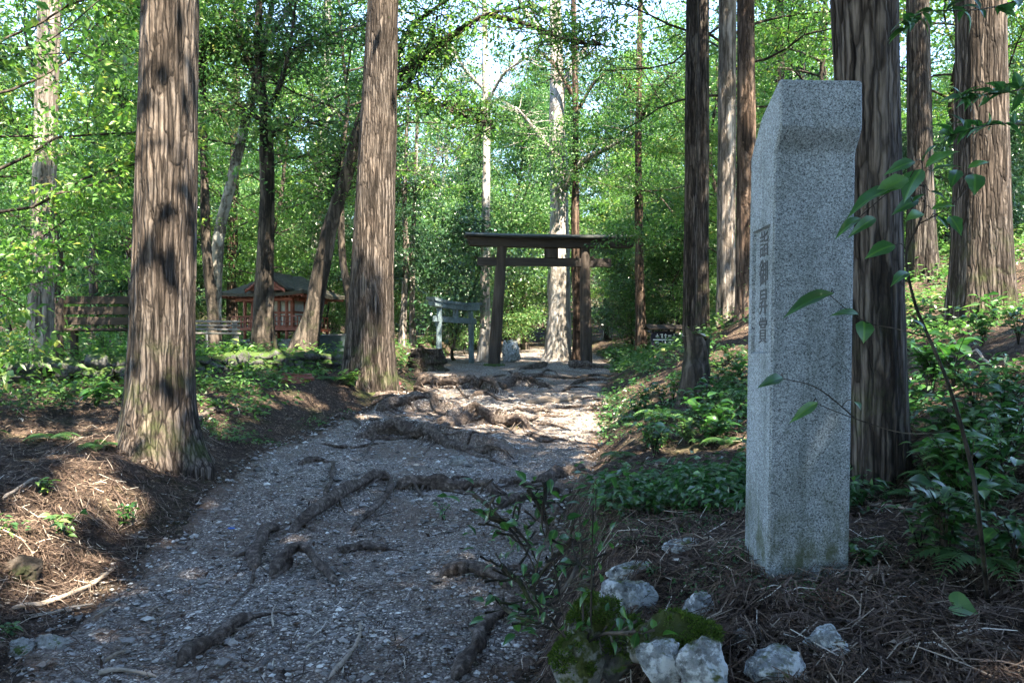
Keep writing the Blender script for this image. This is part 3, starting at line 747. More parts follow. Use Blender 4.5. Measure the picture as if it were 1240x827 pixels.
# nearer leafy trees with a place of their own
plant('maple2', -6.9, 9.7, .95, .4, 'bright maple at the far left, low sprays hanging behind the plank bench')
plant('maple2', -9.6, 13.4, .9, 2.2, 'bright green maple behind the plank bench, left of the smooth sunlit trunk')
plant('maple', -10.5, 17.5, .95, 1.2, 'larger layered maple behind the plank bench at the left edge')
plant('maple2', 6.3, 18.8, .8, 3.0, 'bright maple between the right torii post and the paired cedars')
plant('maple', 6.0, 21.5, .95, 5.0, 'layered maple behind the paired cedars on the right bank')
plant('maple', 9.2, 17.0, .9, 1.0, 'layered maple filling the gap left of the broad rightmost cedar')
plant('maple', 12.5, 15.0, .9, 4.0, 'layered maple at the right edge beyond the broad rightmost cedar')
plant('round2', -4.2, 24.8, .8, 2.0, 'dark evergreen tree between the red shrine and the grey stone torii')
plant('round', -11.5, 24, .85, 2.5, 'mid green tree behind the left end of the red shrine')

plant('high', 4.7, 16.8, 1.0, .5, 'tall maple spreading high sprays behind the paired cedars on the right')
plant('high', 8.0, 20.0, 1.0, 2.5, 'tall maple with high sprays between the slim cedar and the broad rightmost cedar')
plant('high', -7.9, 18.6, 1.0, 4.2, 'tall maple with high sprays above the slatted bench')
plant('high', -4.4, 21.0, 1.05, 1.0, 'tall maple with high sprays behind the straight cedar')
plant('high', 10.5, 13.2, 1.0, 3.9, 'tall maple with high sprays at the right edge of the slope')

# single trees drawn by their own trunk line
def own_tree(name, label, line, widths, mat_, limbs=(), leafmat='leaf_mid', n=6000, Ls=.1, flat=.3, sig=.3, seed=1, nseg=18, flare=.4, extra=(), do_carve=True, twigs=4):
    """line: (px, py, depth) from base up; limbs: lists of the same"""
    r = np.random.default_rng(seed)
    P0 = np.array([P(*q) for q in line]); P0[0, 2] = float(h(P0[0, 0], P0[0, 1])) - .08
    b = P0[0].copy()
    t = empty(name, b, label=label, cat='tree')
    pts = spline(P0, 40) - b; rad = np.interp(np.linspace(0, 1, 40), np.linspace(0, 1, len(widths)), [w / F * line[0][2] / 2 for w in widths])
    hgt = np.maximum(pts[:, 2], 0)
    mb = MB(); tube(mb, pts, rad * (1 + flare * np.exp(-hgt / .35)), nseg, wob=.16, seed=seed)
    mb.build('trunk', M_[mat_], t)
    bb = MB(); C = []
    for lm in limbs:
        *ln, w = lm
        q = spline(np.array([P(*k) for k in ln]), 14) - b
        tube(bb, q, np.linspace(w / F * ln[0][2] / 2 * 1.45, .014, 14), 7, wob=.12, seed=seed + 3)
        for s in range(3, 14):
            for _ in range(twigs):
                d = nrm(r.normal(size=3) * [1, 1, .35]); sp = limb_points(q[s], d, r.uniform(.5, 1.3), r, 5, .5, .03)
                tube(bb, sp, np.linspace(.014, .004, 5), 3, cap=False); C += [sp[2], sp[3], sp[4]]
    if limbs: bb.build('branches', M_[mat_], t)
    for c, rr, k in extra:
        c = np.asarray(c) - b
        q = r.normal(size=(k, 3)) * np.array(rr) + c; C += list(q)
    if C and n:
        lf = MB(); leaf_cloud(lf, np.array(C), n, sig, flat, Ls, r, b, do_carve); lf.build('crown', M_[leafmat], t, smooth=False)
    return t
own_tree('slender_tree', 'slim nearly black upright trunk right of the thick pale cedar, behind the slatted bench',
         [(262, 418, 17), (258, 380, 17), (250, 300, 17), (247, 200, 17), (245, 90, 17), (240, -60, 17)], [15, 13, 11, 9, 8, 5], 'bark_dark',
         [[(246, 110, 17), (230, 60, 16.5), (225, 0, 16), 5], [(246, 80, 17), (265, 30, 17.5), (275, -40, 18), 5]], 'leaf_mid', 5000, .11, seed=31)
own_tree('leaning_tree', 'grey mottled tree bending right behind the slim black trunk and forking high',
         [(258, 412, 18), (262, 320, 18), (268, 270, 18), (285, 200, 18), (300, 140, 18), (312, 95, 18), (322, 40, 18), (340, -40, 18)], [17, 14, 13, 12, 11, 9, 7, 5], 'bark_grey',
         [[(305, 120, 18), (330, 85, 18), (360, 60, 17.5), (400, 42, 17), (440, 30, 17), 7], [(310, 100, 18), (300, 60, 18.5), (290, 20, 19), (300, -40, 19), 6], [(322, 50, 18), (350, 10, 18), (370, -40, 18), 5]], 'leaf_mid', 6500, .1, seed=32)
own_tree('broadleaf_tree', 'dark straight tree standing in front of the red shrine',
         [(319, 430, 17), (319, 380, 17), (322, 300, 17), (323, 200, 17), (320, 130, 17), (312, 70, 17), (316, -30, 17)], [27, 23, 20, 16, 13, 10, 6], 'bark_dark',
         [[(321, 140, 17), (340, 100, 16.6), (352, 50, 16.5), (358, 0, 16.5), 6], [(318, 110, 17), (298, 70, 17), (285, 30, 17), (280, -30, 17), 6], [(321, 150, 17), (290, 130, 16.5), (255, 135, 16), 5], [(322, 170, 17), (350, 150, 16.5), (385, 150, 16), 5]], 'leaf_mid', 5200, .1, seed=33)
own_tree('leaning_tree', 'dark leaning tree whose trunk slants right from the terrace and forks behind the straight cedar',
         [(364, 434, 16), (378, 380, 16), (392, 310, 16), (405, 260, 16), (425, 195, 16), (440, 140, 16), (458, 100, 16), (470, 60, 16)], [30, 22, 19, 17, 15, 14, 13, 9], 'bark_dark',
         [[(458, 105, 16), (480, 95, 15.6), (510, 70, 15.2), (545, 45, 14.8), (590, 18, 14.4), (650, 8, 14), 11],
          [(458, 105, 16), (478, 75, 15.8), (495, 38, 15.5), (520, 15, 15.2), (560, -10, 15), 9],
          [(470, 118, 16), (490, 105, 15.6), (512, 72, 15.2), (530, 20, 15), 6],
          [(495, 102, 15.5), (520, 118, 15), (560, 140, 14.6), (600, 152, 14.2), 5],
          [(590, 18, 14.4), (640, 30, 13.8), (690, 50, 13.2), (730, 55, 13), 5],
          [(405, 258, 16), (408, 220, 16.3), (415, 180, 16.5), 5]], 'leaf_bright', 13000, .085, .14, .26, seed=34, nseg=20, twigs=5)
own_tree('slender_tree', 'slender pale dappled trunk left of the wooden torii, right of the grey stone torii',
         [(586, 442, 24.5), (587, 380, 24.5), (588, 300, 24.5), (589, 200, 24.5), (588, 100, 24.5), (586, -40, 24.5)], [15, 12, 11, 9, 8, 6], 'bark_white',
         [[(588, 130, 24.5), (610, 90, 24), (640, 70, 23.5), 4], [(588, 110, 24.5), (560, 80, 24.5), (540, 40, 24.5), 4]], 'leaf_mid', 2600, .11, seed=35, extra=[(P(588, 210, 23.9), (.5, .3, .7), 30), (P(590, 120, 23.9), (.7, .3, .9), 40), (P(586, 40, 23.9), (.8, .3, .9), 40)])
own_tree('old_tree', 'massive pale trunked tree with spreading roots seen through the wooden torii',
         [(676, 443, 25.5), (676, 400, 25.5), (677, 330, 25.5), (677, 270, 25.5), (675, 150, 25.5), (672, 0, 25.5), (670, -120, 25.5)], [31, 27, 26, 25, 20, 14, 9], 'bark_white',
         [[(677, 240, 25.5), (700, 200, 25), (735, 180, 24.5), (770, 160, 24), 9], [(675, 200, 25.5), (650, 160, 25), (625, 130, 25), 8], [(674, 120, 25.5), (700, 70, 25.5), (730, 40, 25.5), 8], [(673, 60, 25.5), (640, 20, 25.5), (620, -20, 25.5), 7]], 'leaf_mid', 15000, .11, .45, .3, seed=36, nseg=28, flare=.45, extra=[(P(676, 215, 24.4), (.5, .3, .7), 90), (P(674, 120, 24.4), (.5, .3, .9), 90), (P(672, 150, 24.5), (1., .4, .9), 60), (P(680, 70, 24.5), (1.2, .4, 1.), 60), (P(660, 10, 24.5), (1.3, .4, .8), 50)])
own_tree('slender_tree', 'reddish dark trunk close behind the right post of the wooden torii',
         [(699, 443, 25), (699, 380, 25), (697, 300, 25), (697, 150, 25), (694, -20, 25)], [13, 11, 10, 8, 6], 'bark_red',
         [[(697, 140, 25), (720, 100, 25), (745, 85, 24.5), 4], [(696, 120, 25), (672, 80, 25), (650, 60, 25), 4]], 'leaf_dark', 2600, .11, seed=37)
own_tree('slender_tree', 'brownish trunk right of the wooden torii, left of the sign board',
         [(776, 440, 24), (776, 380, 24), (774, 300, 24), (773, 150, 24), (776, -20, 24)], [14, 12, 10, 8, 6], 'bark_red',
         [[(773, 150, 24), (795, 110, 23.5), (815, 90, 23), 4], [(774, 120, 24), (750, 90, 24), (730, 70, 24), 4]], 'leaf_mid', 3000, .11, seed=38)
own_tree('slender_tree', 'pale thin stem left of the grey stone torii, left one of two close stems',
         [(487, 432, 25), (489, 380, 25), (492, 300, 25), (490, 250, 25), (494, 120, 25)], [9, 8, 7, 6, 4], 'bark_pale', [[(491, 240, 25), (475, 200, 25), (465, 170, 25), 3]], 'leaf_mid', 1500, .11, seed=39)
own_tree('slender_tree', 'pale thin stem left of the grey stone torii, right one of two close stems',
         [(500, 432, 25.6), (499, 380, 25.6), (499, 300, 25.6), (502, 250, 25.6), (506, 120, 25.6)], [8, 7, 6, 5, 4], 'bark_pale', [[(501, 240, 25.6), (520, 205, 25.6), (532, 180, 25.6), 3]], 'leaf_mid', 1500, .11, seed=40)
own_tree('slender_tree', 'hazy grey trunk between the dark straight tree and the leaning tree, behind the shrine roof',
         [(380, 420, 30), (383, 330, 30), (388, 220, 30), (394, 90, 30), (398, -30, 30)], [18, 16, 14, 11, 8], 'bark_grey', [[(390, 150, 30), (370, 100, 30), (350, 80, 30), 5]], 'leaf_mid', 3000, .13, seed=41)
own_tree('slender_tree', 'brown trunk between the slim black trunk and the red shrine',
         [(281, 415, 27), (281, 330, 27), (283, 230, 27), (286, 100, 27), (285, -30, 27)], [14, 12, 11, 9, 7], 'bark_red', [[(285, 130, 27), (265, 80, 27), (250, 50, 27), 4]], 'leaf_mid', 3000, .12, seed=42)
own_tree('slender_tree', 'thin dark trunk with a pale side above the plank bench',
         [(114, 390, 24), (113, 330, 24), (113, 250, 24), (118, 120, 24), (120, -20, 24)], [11, 10, 9, 7, 5], 'bark_dark', [[(116, 150, 24), (140, 110, 24), (160, 90, 24), 4]], 'leaf_bright', 3000, .1, seed=43)

# ------------------------------------------------------------------ granite pillar
pb = np.array([1.095, 2.9, .0]); pb[2] = P(985, 696, 2.9)[2]
WP, DP, HPk = .300, .290, 1.815
zt_ = HPk
prof = [(DP, -.25), (DP, 1.60)]                                    # back edge up
prof += [(DP - .03, 1.64), (DP * .55, 1.735), (-.035, zt_), (-.046, zt_ - .006)]
prof += [(-.053, 1.70)]
for k in np.linspace(0, 1, 16): prof.append((-.054 * (1 - float(ss(k))), 1.648 - .10 * k))
prof += [(.0, 1.40), (0, -.25)]
prof = np.array(prof)
nn = len(prof); c_ = .007
e = np.roll(prof, -1, 0) - prof; en = np.stack([-e[:, 1], e[:, 0]], 1); en /= np.linalg.norm(en, axis=1)[:, None]
vn = en + np.roll(en, 1, 0); vn /= np.linalg.norm(vn, axis=1)[:, None]
cen = prof.mean(0)
if (((prof - cen) * vn).sum(1)).mean() < 0: vn = -vn
ins = prof - vn * c_
root = empty('stone_pillar', pb, label='grey granite marker pillar with carved characters on its left face beside the path', cat='stone pillar')
root.rotation_euler = (0, math.radians(.95), 0)
mb = MB()
def ring(pf, x): return np.column_stack([np.full(len(pf), x), pf])
V = np.concatenate([ring(ins, 0), ring(prof, c_), ring(prof, WP - c_), ring(ins, WP)])
fq = []
for k in range(3):
    for i in range(nn):
        j = (i + 1) % nn; fq.append([k * nn + i, k * nn + j, (k + 1) * nn + j, (k + 1) * nn + i])
mb.add(V, fq)
mb.add(ring(ins, WP), [list(range(nn))])
# left face round the sunk panel
y0, y1 = ins[-1][0], ins[0][0]; pz0, pz1 = .815, 1.30; py0, py1 = .035, .248; dp = .013
def q4(a, b, c, d, x=0.0): return [[x, *a], [x, *b], [x, *c], [x, *d]]
for qd in (q4((y0, -.25), (y1, -.25), (y1, pz0), (y0, pz0)), q4((y0, pz0), (py0, pz0), (py0, pz1), (y0, pz1)), q4((py1, pz0), (y1, pz0), (y1, pz1), (py1, pz1))):
    mb.add(qd, [[0, 1, 2, 3]])
up = [(y0, pz1), (y1, pz1)] + [tuple(q) for q in ins if q[1] > pz1]
mb.add([[0, *q] for q in up], [list(range(len(up)))])
mb.build('pillar_body', M_['granite'], root, (-WP / 2, 0, 0), False)
pn = MB()
b_ = .006
o4 = [(py0, pz0), (py1, pz0), (py1, pz1), (py0, pz1)]; i4 = [(py0 + b_, pz0 + b_), (py1 - b_, pz0 + b_), (py1 - b_, pz1 - b_), (py0 + b_, pz1 - b_)]
pn.add([[0, *q] for q in o4] + [[dp, *q] for q in i4], [[0, 1, 5, 4], [1, 2, 6, 5], [2, 3, 7, 6], [3, 0, 4, 7], [4, 5, 6, 7]])
panel = pn.build('inscription_panel', M_['granite'], root, (-WP / 2, 0, 0), False)
def glyph(ch, size, nm, parent, mtx, m, ext=.0012):
    cu = bpy.data.curves.new(nm, 'FONT'); cu.body = ch; cu.size = size; cu.extrude = ext; cu.align_x = 'CENTER'; cu.align_y = 'CENTER'; cu.offset = size * .002
    o = bpy.data.objects.new(nm, cu); COL.objects.link(o)
    bpy.context.view_layer.update()
    me = bpy.data.meshes.new_from_object(o.evaluated_get(bpy.context.evaluated_depsgraph_get()))
    bpy.data.objects.remove(o); me.materials.clear(); me.materials.append(m)
    g = link(nm, me, parent); g.matrix_local = mtx; return g
for i, ch in enumerate('詣御昇賞'):
    M = Matrix(((0, 0, -1, dp - .001), (-1, 0, 0, (py0 + py1) / 2), (0, 1, 0, pz1 - .068 - i * .112), (0, 0, 0, 1)))
    glyph(ch, .108, 'carved_character', panel, M, M_['carved'])

# ------------------------------------------------------------------ wooden torii
A = P(598, 440, 21.9); B = P(710, 443, 22.15); A[2] = h(A[0], A[1]); B[2] = h(B[0], B[1])
dv = B - A; wd = math.hypot(dv[0], dv[1]); ang = math.atan2(dv[1], dv[0]); mid = (A + B) / 2
tr = empty('torii_gate', (mid[0], mid[1], min(A[2], B[2]) - .05), ang, 'weathered dark wooden torii gate spanning the top of the path', 'torii gate')
zt = P(600, 298, 21.9)[2] - tr.location.z
for s, lean in ((-1, .23), (1, -.05)):
    mb = MB(); zz = np.linspace(-.1, zt, 30)
    tube(mb, np.stack([s * wd / 2 + lean * zz / zt, 0 * zz, zz], 1), np.linspace(.178, .138, 30), 24, wob=.05, seed=3 + s); mb.build('post', M_['torii_wood'], tr)
    mb = MB(); zz = np.array([-.12, .0, .07, .10, .10]); tube(mb, np.stack([np.full(5, s * wd / 2), 0 * zz, zz], 1), [.34, .34, .33, .29, .22], 20, wob=.06, seed=6 + s); mb.build('base_stone', M_['rock_dark'], tr)
xl0, xr0 = P(563, 290, 21.5)[0], P(752, 296, 22.6)[0]
La, Lb = -wd / 2 - .80, wd / 2 + 1.42
mb = MB()
def beam(mb, x0, x1, z0, z1, hw, slant=.0, rise=0.0, n=24):
    xs = np.linspace(x0, x1, n); t = np.abs(np.linspace(-1, 1, n)) ** 2.5 * rise
    V = []
    for i, x in enumerate(xs):
        sg = -1 if i == 0 else (1 if i == n - 1 else 0)
        V += [[x, -hw, z0 + t[i]], [x, hw, z0 + t[i]], [x + sg * slant, hw, z1 + t[i]], [x + sg * slant, -hw, z1 + t[i]]]
    fq = []
    for i in range(n - 1):
        for k in range(4):
            fq.append([i * 4 + k, i * 4 + (k + 1) % 4, (i + 1) * 4 + (k + 1) % 4, (i + 1) * 4 + k])
    fq += [[0, 3, 2, 1], [(n - 1) * 4 + k for k in range(4)]]
    mb.add(V, fq)
beam(mb, La + .12, Lb - .12, zt - .03, zt + .2, .15, .08, .03); mb.build('top_lintel', M_['torii_beam'], tr, smooth=False)
mb = MB(); beam(mb, La, Lb, zt + .203, zt + .25, .30, .04, .03)
xs = np.linspace(La, Lb, 24); tt = np.abs(np.linspace(-1, 1, 24)) ** 2.5 * .03
for s in (-1, 1):
    V = []; 
    for i, x in enumerate(xs): V += [[x, s * .34, zt + .253 + tt[i]], [x, 0, zt + .35 + tt[i]], [x, 0, zt + .31 + tt[i]], [x, s * .34, zt + .22 + tt[i]]]
    fq = []
    for i in range(23):
        for k in range(4): fq.append([i * 4 + k, i * 4 + (k + 1) % 4, (i + 1) * 4 + (k + 1) % 4, (i + 1) * 4 + k])
    fq += [[0, 1, 2, 3], [95, 94, 93, 92]]
    mb.add(V, fq)
mb.build('roof_cap', M_['torii_roof'], tr, smooth=False)
zn = P(600, 317, 21.9)[2] - tr.location.z
mb = MB(); beam(mb, -wd / 2 - .47, wd / 2 + .70, zn - .115, zn + .115, .075); mb.build('tie_beam', M_['torii_beam'], tr, smooth=False)
mb = MB(); box(mb, (.12, -.09, zn + .118), (.50, .09, zt - .033), bev=.01); mb.build('centre_strut', M_['torii_wood'], tr, smooth=False)
mb = MB()
for s, off in ((-1, .2), (1, -.045)):
    for q in (-1, 1): box(mb, (s * wd / 2 + off + q * .21 - .035, -.11, zn + .118), (s * wd / 2 + off + q * .21 + .035, .11, zn + .17))
mb.build('wedges', M_['torii_wood'], tr, smooth=False)

# ------------------------------------------------------------------ small grey stone torii
A = P(531, 438, 21.6); B = P(571, 438, 23.4); A[2] = h(A[0], A[1]); B[2] = h(B[0], B[1])
dv = B - A; wd = math.hypot(dv[0], dv[1]); ang = math.atan2(dv[1], dv[0]); mid = (A + B) / 2
gt = empty('stone_torii', (mid[0], mid[1], min(A[2], B[2])), ang, 'small blue grey stone torii half hidden left of the wooden torii', 'torii gate')
zt = P(575, 375, 22.5)[2] - gt.location.z
for s in (-1, 1):
    mb = MB(); zz = np.linspace(-.2, zt, 10); tube(mb, np.stack([s * (wd / 2 - .05 * zz / zt), 0 * zz, zz], 1), np.linspace(.085, .075, 10), 18); mb.build('post', M_['granite_far'], gt)
mb = MB(); beam(mb, -wd / 2 - .35, wd / 2 + .35, zt, zt + .13, .10, .04, .05); mb.build('top_lintel', M_['granite_far'], gt, smooth=False)
mb = MB(); beam(mb, -wd / 2 - .42, wd / 2 + .42, zt + .133, zt + .22, .13, .05, .06); mb.build('cap_stone', M_['granite_far'], gt, smooth=False)
mb = MB(); beam(mb, -wd / 2 - .22, wd / 2 + .22, zt - .38, zt - .22, .055); mb.build('tie_beam', M_['granite_far'], gt, smooth=False)
mb = MB(); box(mb, (-.08, -.05, zt - .217), (.08, .05, zt - .003)); mb.build('centre_strut', M_['granite_far'], gt, smooth=False)

# ------------------------------------------------------------------ red shrine
sx, sy = (342 - CX) / F * 21.5, 21.5
sh = empty('shrine', (sx, sy, float(h(sx, sy)) - .1), math.radians(-14), 'small red shrine with a bark roof and white panels among the trees on the left', 'shrine'); sh.scale = (.82, .82, .82)
mb = MB(); box(mb, (-1.25, -1.15, 0), (1.25, 1.2, .28), bev=.03); mb.build('stone_base', M_['rock_grey'], sh, smooth=False)
mb = MB(); box(mb, (-1.2, -1.1, .56), (1.2, 1.1, .66)); mb.build('veranda_floor', M_['vermilion'], sh, smooth=False)
for x in (-1.12, -.75, .75, 1.12):
    for y in (-1.02, .0, 1.02):
        if abs(x) < 1 and y == 0: continue
        mb = MB(); top = 1.78 if abs(x) < 1 else (.56 if True else 0)
        tube(mb, [(x, y, .25), (x, y, top)], [.055, .055], 10); mb.build('pillar', M_['vermilion'], sh)
mb = MB()
box(mb, (-.72, -.62, .663), (.72, .95, 1.75)); mb.build('wall', M_['shrine_wall'], sh, smooth=False)
mb = MB()
for x in (-.72, -.25, .25, .72): box(mb, (x - .045, -.665, .664), (x + .045, -.623, 1.75))
for z in (.70, 1.15, 1.68): box(mb, (-.765, -.672, z - .04), (.765, -.624, z + .04))
mb.build('wall_frame', M_['vermilion'], sh, smooth=False)
for q in (-1, 1):
    mb = MB()
    for y in (-.6, .15, .92): box(mb, (q * .7465 - .0235, y - .04, .664), (q * .7465 + .0235, y + .04, 1.75))
    for z in (.72, 1.17, 1.66): box(mb, (q * .7445 - .0205, -.62, z - .03), (q * .7445 + .0205, .95, z + .03))
    mb.build('wall_frame', M_['vermilion'], sh, smooth=False)
for s in (-1, 1):
    mb = MB(); x0 = -.12 + s * .12
    box(mb, (x0 - .1, -.66, .75), (x0 + .1, -.626, 1.1), bev=.005); mb.build('door', M_['shrine_dark'], sh, smooth=False)
for q in (-1, 1):
    mb = MB()
    for z in (.82, 1.0):
        box(mb, (min(q * 1.17, q * .35), -1.10, z), (max(q * 1.17, q * .35), -1.06, z + .035)); box(mb, (q * 1.16 - .02, -1.05, z), (q * 1.16 + .02, 1.0, z + .035))
    for x in np.linspace(.37, 1.16, 6): box(mb, (q * x - .015, -1.095, .66), (q * x + .015, -1.065, 1.0))
    for y in np.linspace(-.85, .95, 9): box(mb, (q * 1.16 - .014, y - .014, .66), (q * 1.16 + .014, y + .014, 1.0))
    mb.build('railing', M_['vermilion'], sh, smooth=False)
mb = MB()
for k in range(3): box(mb, (-.3, -1.62 + k * .17, .0), (.3, -1.45 + k * .17 - .003, .2 + k * .17))
mb.build('steps', M_['old_wood'], sh, smooth=False)
# hip roof with curved eaves
ev, rz_ = 1.72, 2.38
us = np.linspace(-1, 1, 25); vs = np.linspace(-1, 1, 25); X, Y = np.meshgrid(us * 1.62, vs * 1.5)
d = np.maximum(np.abs(Y) / 1.5, np.maximum(np.abs(X) / 1.62 - .45, 0) / .55)
Z = ev + (rz_ - ev) * (1 - d) ** 1.25 + .10 * (np.abs(X) / 1.62 * np.abs(Y) / 1.5) ** 3
mb = MB(); i = np.arange(24)[:, None] * 25; j = np.arange(24)[None]
f = np.stack([i + j, i + j + 1, i + 26 + j, i + 25 + j], -1).reshape(-1, 4)
top = np.stack([X, Y, Z], -1).reshape(-1, 3); mb.add(top, f); bot = top.copy(); bot[:, 2] -= .10; mb.add(bot, f[:, ::-1])
bd = list(range(25)) + [25 * k + 24 for k in range(1, 25)] + [600 + k for k in range(23, -1, -1)] + [25 * k for k in range(23, 0, -1)]
mb.add(np.concatenate([top[bd], bot[bd]]), [[k, (k + 1) % len(bd), len(bd) + (k + 1) % len(bd), len(bd) + k] for k in range(len(bd))])
roof = mb.build('roof', M_['shrine_roof'], sh)
mb = MB()
for x in np.linspace(-1.5, 1.5, 22): box(mb, (x - .025, -1.44, 1.60), (x + .025, 1.44, 1.645))
for y in np.linspace(-1.4, 1.4, 18): box(mb, (-1.56, y - .025, 1.648), (1.56, y + .025, 1.69))
mb.build('rafters', M_['vermilion'], sh, smooth=False)
mb = MB()
box(mb, (-1.0, -1.12, 1.50), (1.0, -1.0, 1.597)); box(mb, (-1.0, 1.0, 1.50), (1.0, 1.12, 1.597)); box(mb, (-1.15, -.98, 1.50), (-1.03, .98, 1.597)); box(mb, (1.03, -.98, 1.50), (1.15, .98, 1.597))
mb.build('eave_beam', M_['vermilion'], sh, smooth=False)
# front gable
def gable(mb, x0, hw, zb, zp, y0, y1, th):
    for s in (-1, 1):
        n_ = 8; V = []
        for k in range(n_):
            t = k / (n_ - 1); x = x0 + s * hw * t; z = zp - (zp - zb) * (t ** .8)
            V += [[x, y0, z], [x, y1, z], [x, y1, z - th], [x, y0, z - th]]
        fq = []
        for k in range(n_ - 1):
            for q in range(4): fq.append([k * 4 + q, k * 4 + (q + 1) % 4, (k + 1) * 4 + (q + 1) % 4, (k + 1) * 4 + q])
        fq += [[0, 1, 2, 3], [n_ * 4 - 1, n_ * 4 - 2, n_ * 4 - 3, n_ * 4 - 4]]
        mb.add(V, fq)
mb = MB(); gable(mb, .35, .75, 1.86, 2.42, -1.62, .0, .05); mb.build('gable_roof', M_['shrine_roof'], roof)
mb = MB(); gable(mb, .35, .70, 1.82, 2.36, -1.66, -1.625, .10); mb.build('bargeboard', M_['vermilion'], roof)
mb = MB(); mb.add([[-.2, -1.55, 1.84], [.9, -1.55, 1.84], [.35, -1.55, 2.28]], [[0, 1, 2]]); box(mb, (.30, -1.60, 1.84), (.40, -1.553, 2.2)); box(mb, (-.25, -1.60, 1.80), (.95, -1.553, 1.88)); mb.build('gable_panel', M_['vermilion'], roof, smooth=False)

# ------------------------------------------------------------------ benches
def bench(label, loc, rz, Lg, planks, m, hb=.95):
    t = empty('bench', loc, rz, label, 'bench')
    for x in (-Lg / 2 + .08, Lg / 2 - .08):
        mb = MB(); box(mb, (x - .045, -.05, -.1), (x + .045, .04, .42), bev=.006); mb.build('leg', M_[m], t, smooth=False)
        mb = MB(); box(mb, (x - .045, .40, -.1), (x + .045, .48, hb - .02), bev=.006); mb.build('back_post', M_[m], t, smooth=False)
    for k in range(3):
        mb = MB(); box(mb, (-Lg / 2, -.08 + k * .16, .424), (Lg / 2, .065 + k * .16, .462), bev=.006); mb.build('seat_plank', M_[m], t, smooth=False)
    for k in range(planks):
        z = .5 + (hb - .5) * k / planks; mb = MB(); box(mb, (-Lg / 2 - .02, .35, z + .01), (Lg / 2 + .02, .397, z + (hb - .5) / planks - .03), bev=.006); mb.build('back_plank', M_[m], t, smooth=False)
    return t
bx = (85 - CX) / F * 12.4
bench('brown plank bench seen from behind, left of the thick pale cedar', (bx + .65, 12.4, float(h(bx + .75, 12.9)) + .04), PI + .05, 1.3, 3, 'old_wood', .98)
bench('grey weathered slatted bench right of the thick pale cedar, facing the path', (-6.1, 15.5, float(h(-6.05, 15.9)) - .05), math.radians(24), 1.4, 3, 'grey_wood', .74)

# ------------------------------------------------------------------ trough, sign, stumps, rocks in the distance
tx, ty = (404 - CX) / F * 16.6, 16.6
t = empty('water_trough', (tx, ty, float(h(tx, ty))), .1, 'dark bluish stone trough on short feet between the leaning tree and the straight cedar', 'trough')
mb = MB(); box(mb, (-.22, -.15, -.05), (.22, .15, .14)); V = []
for (hw, hd, z) in ((.26, .17, .14), (.35, .24, .36), (.30, .19, .36), (.22, .12, .22)): V += [[-hw, -hd, z], [hw, -hd, z], [hw, hd, z], [-hw, hd, z]]
fq = []
for k in range(3):
    for q in range(4): fq.append([k * 4 + q, k * 4 + (q + 1) % 4, (k + 1) * 4 + (q + 1) % 4, (k + 1) * 4 + q])
fq.append([12, 13, 14, 15]); bs = MB(); bs.add(V, fq); bs.build('bowl', M_['teal_stone'], t, smooth=False)
mb.build('foot', M_['teal_stone'], t, smooth=False)
mb = MB(); tube(mb, [(-.25, -.05, .37), (.3, .02, .385)], [.014, .014], 8); mb.build('ladle', M_['grey_wood'], t)

gx, gy = P(804, 411, 19)[:2]
t = empty('sign_board', (gx, gy, float(h(gx, gy))), .12, 'small dark notice board with white lettering under a little roof on the right bank', 'sign')
zc = P(804, 411, 19)[2] - t.location.z
for s in (-1, 1):
    mb = MB(); tube(mb, [(s * .27, .02, -.2), (s * .27, .02, zc + .28)], [.028, .028], 8); mb.build('post', M_['old_wood'], t)
mb = MB(); n_ = 26; th = np.linspace(0, 2 * PI, n_, endpoint=False)
ex = np.sign(np.cos(th)) * np.abs(np.cos(th)) ** .6 * .34; ez = np.sign(np.sin(th)) * np.abs(np.sin(th)) ** .6 * .2 + zc
mb.add(np.concatenate([np.column_stack([ex, np.full(n_, -.045), ez]), np.column_stack([ex, np.full(n_, -.015), ez])]), [[k, (k + 1) % n_, n_ + (k + 1) % n_, n_ + k] for k in range(n_)])
mb.add(np.column_stack([ex, np.full(n_, -.045), ez]), [list(range(n_))]); mb.add(np.column_stack([ex, np.full(n_, -.015), ez]), [list(range(n_))[::-1]])
bd_ = mb.build('board', M_['sign_dark'], t, smooth=False)
mb = MB(); box(mb, (-.28, -.052, zc - .02), (.24, -.0455, zc + .002))
rs = np.random.default_rng(4)
for row, z in ((0, zc + .085), (1, zc - .085)):
    for k in range(5):
        x = -.22 + k * .105
        for _ in range(3):
            if rs.random() < .5: xx = x + rs.uniform(0, .05); box(mb, (xx, -.051 - .0004 * rs.random(), z - .05), (xx + .018, -.0455, z + .05))
            else: zz = z + rs.uniform(-.045, .035); box(mb, (x, -.051 - .0004 * rs.random(), zz), (x + .075, -.0455, zz + .016))
mb.build('lettering', M_['sign_white'], bd_, smooth=False)
for s in (-1, 1):
    mb = MB(); mb.add([[-.45, 0, zc + .36], [.45, 0, zc + .36], [.45, s * .22, zc + .26], [-.45, s * .22, zc + .26], [-.45, 0, zc + .33], [.45, 0, zc + .33], [.45, s * .22, zc + .235], [-.45, s * .22, zc + .235]],
                      [[0, 1, 2, 3], [4, 7, 6, 5], [0, 4, 5, 1], [1, 5, 6, 2], [2, 6, 7, 3], [3, 7, 4, 0]]); mb.build('roof_board', M_['old_wood'], t, smooth=False)

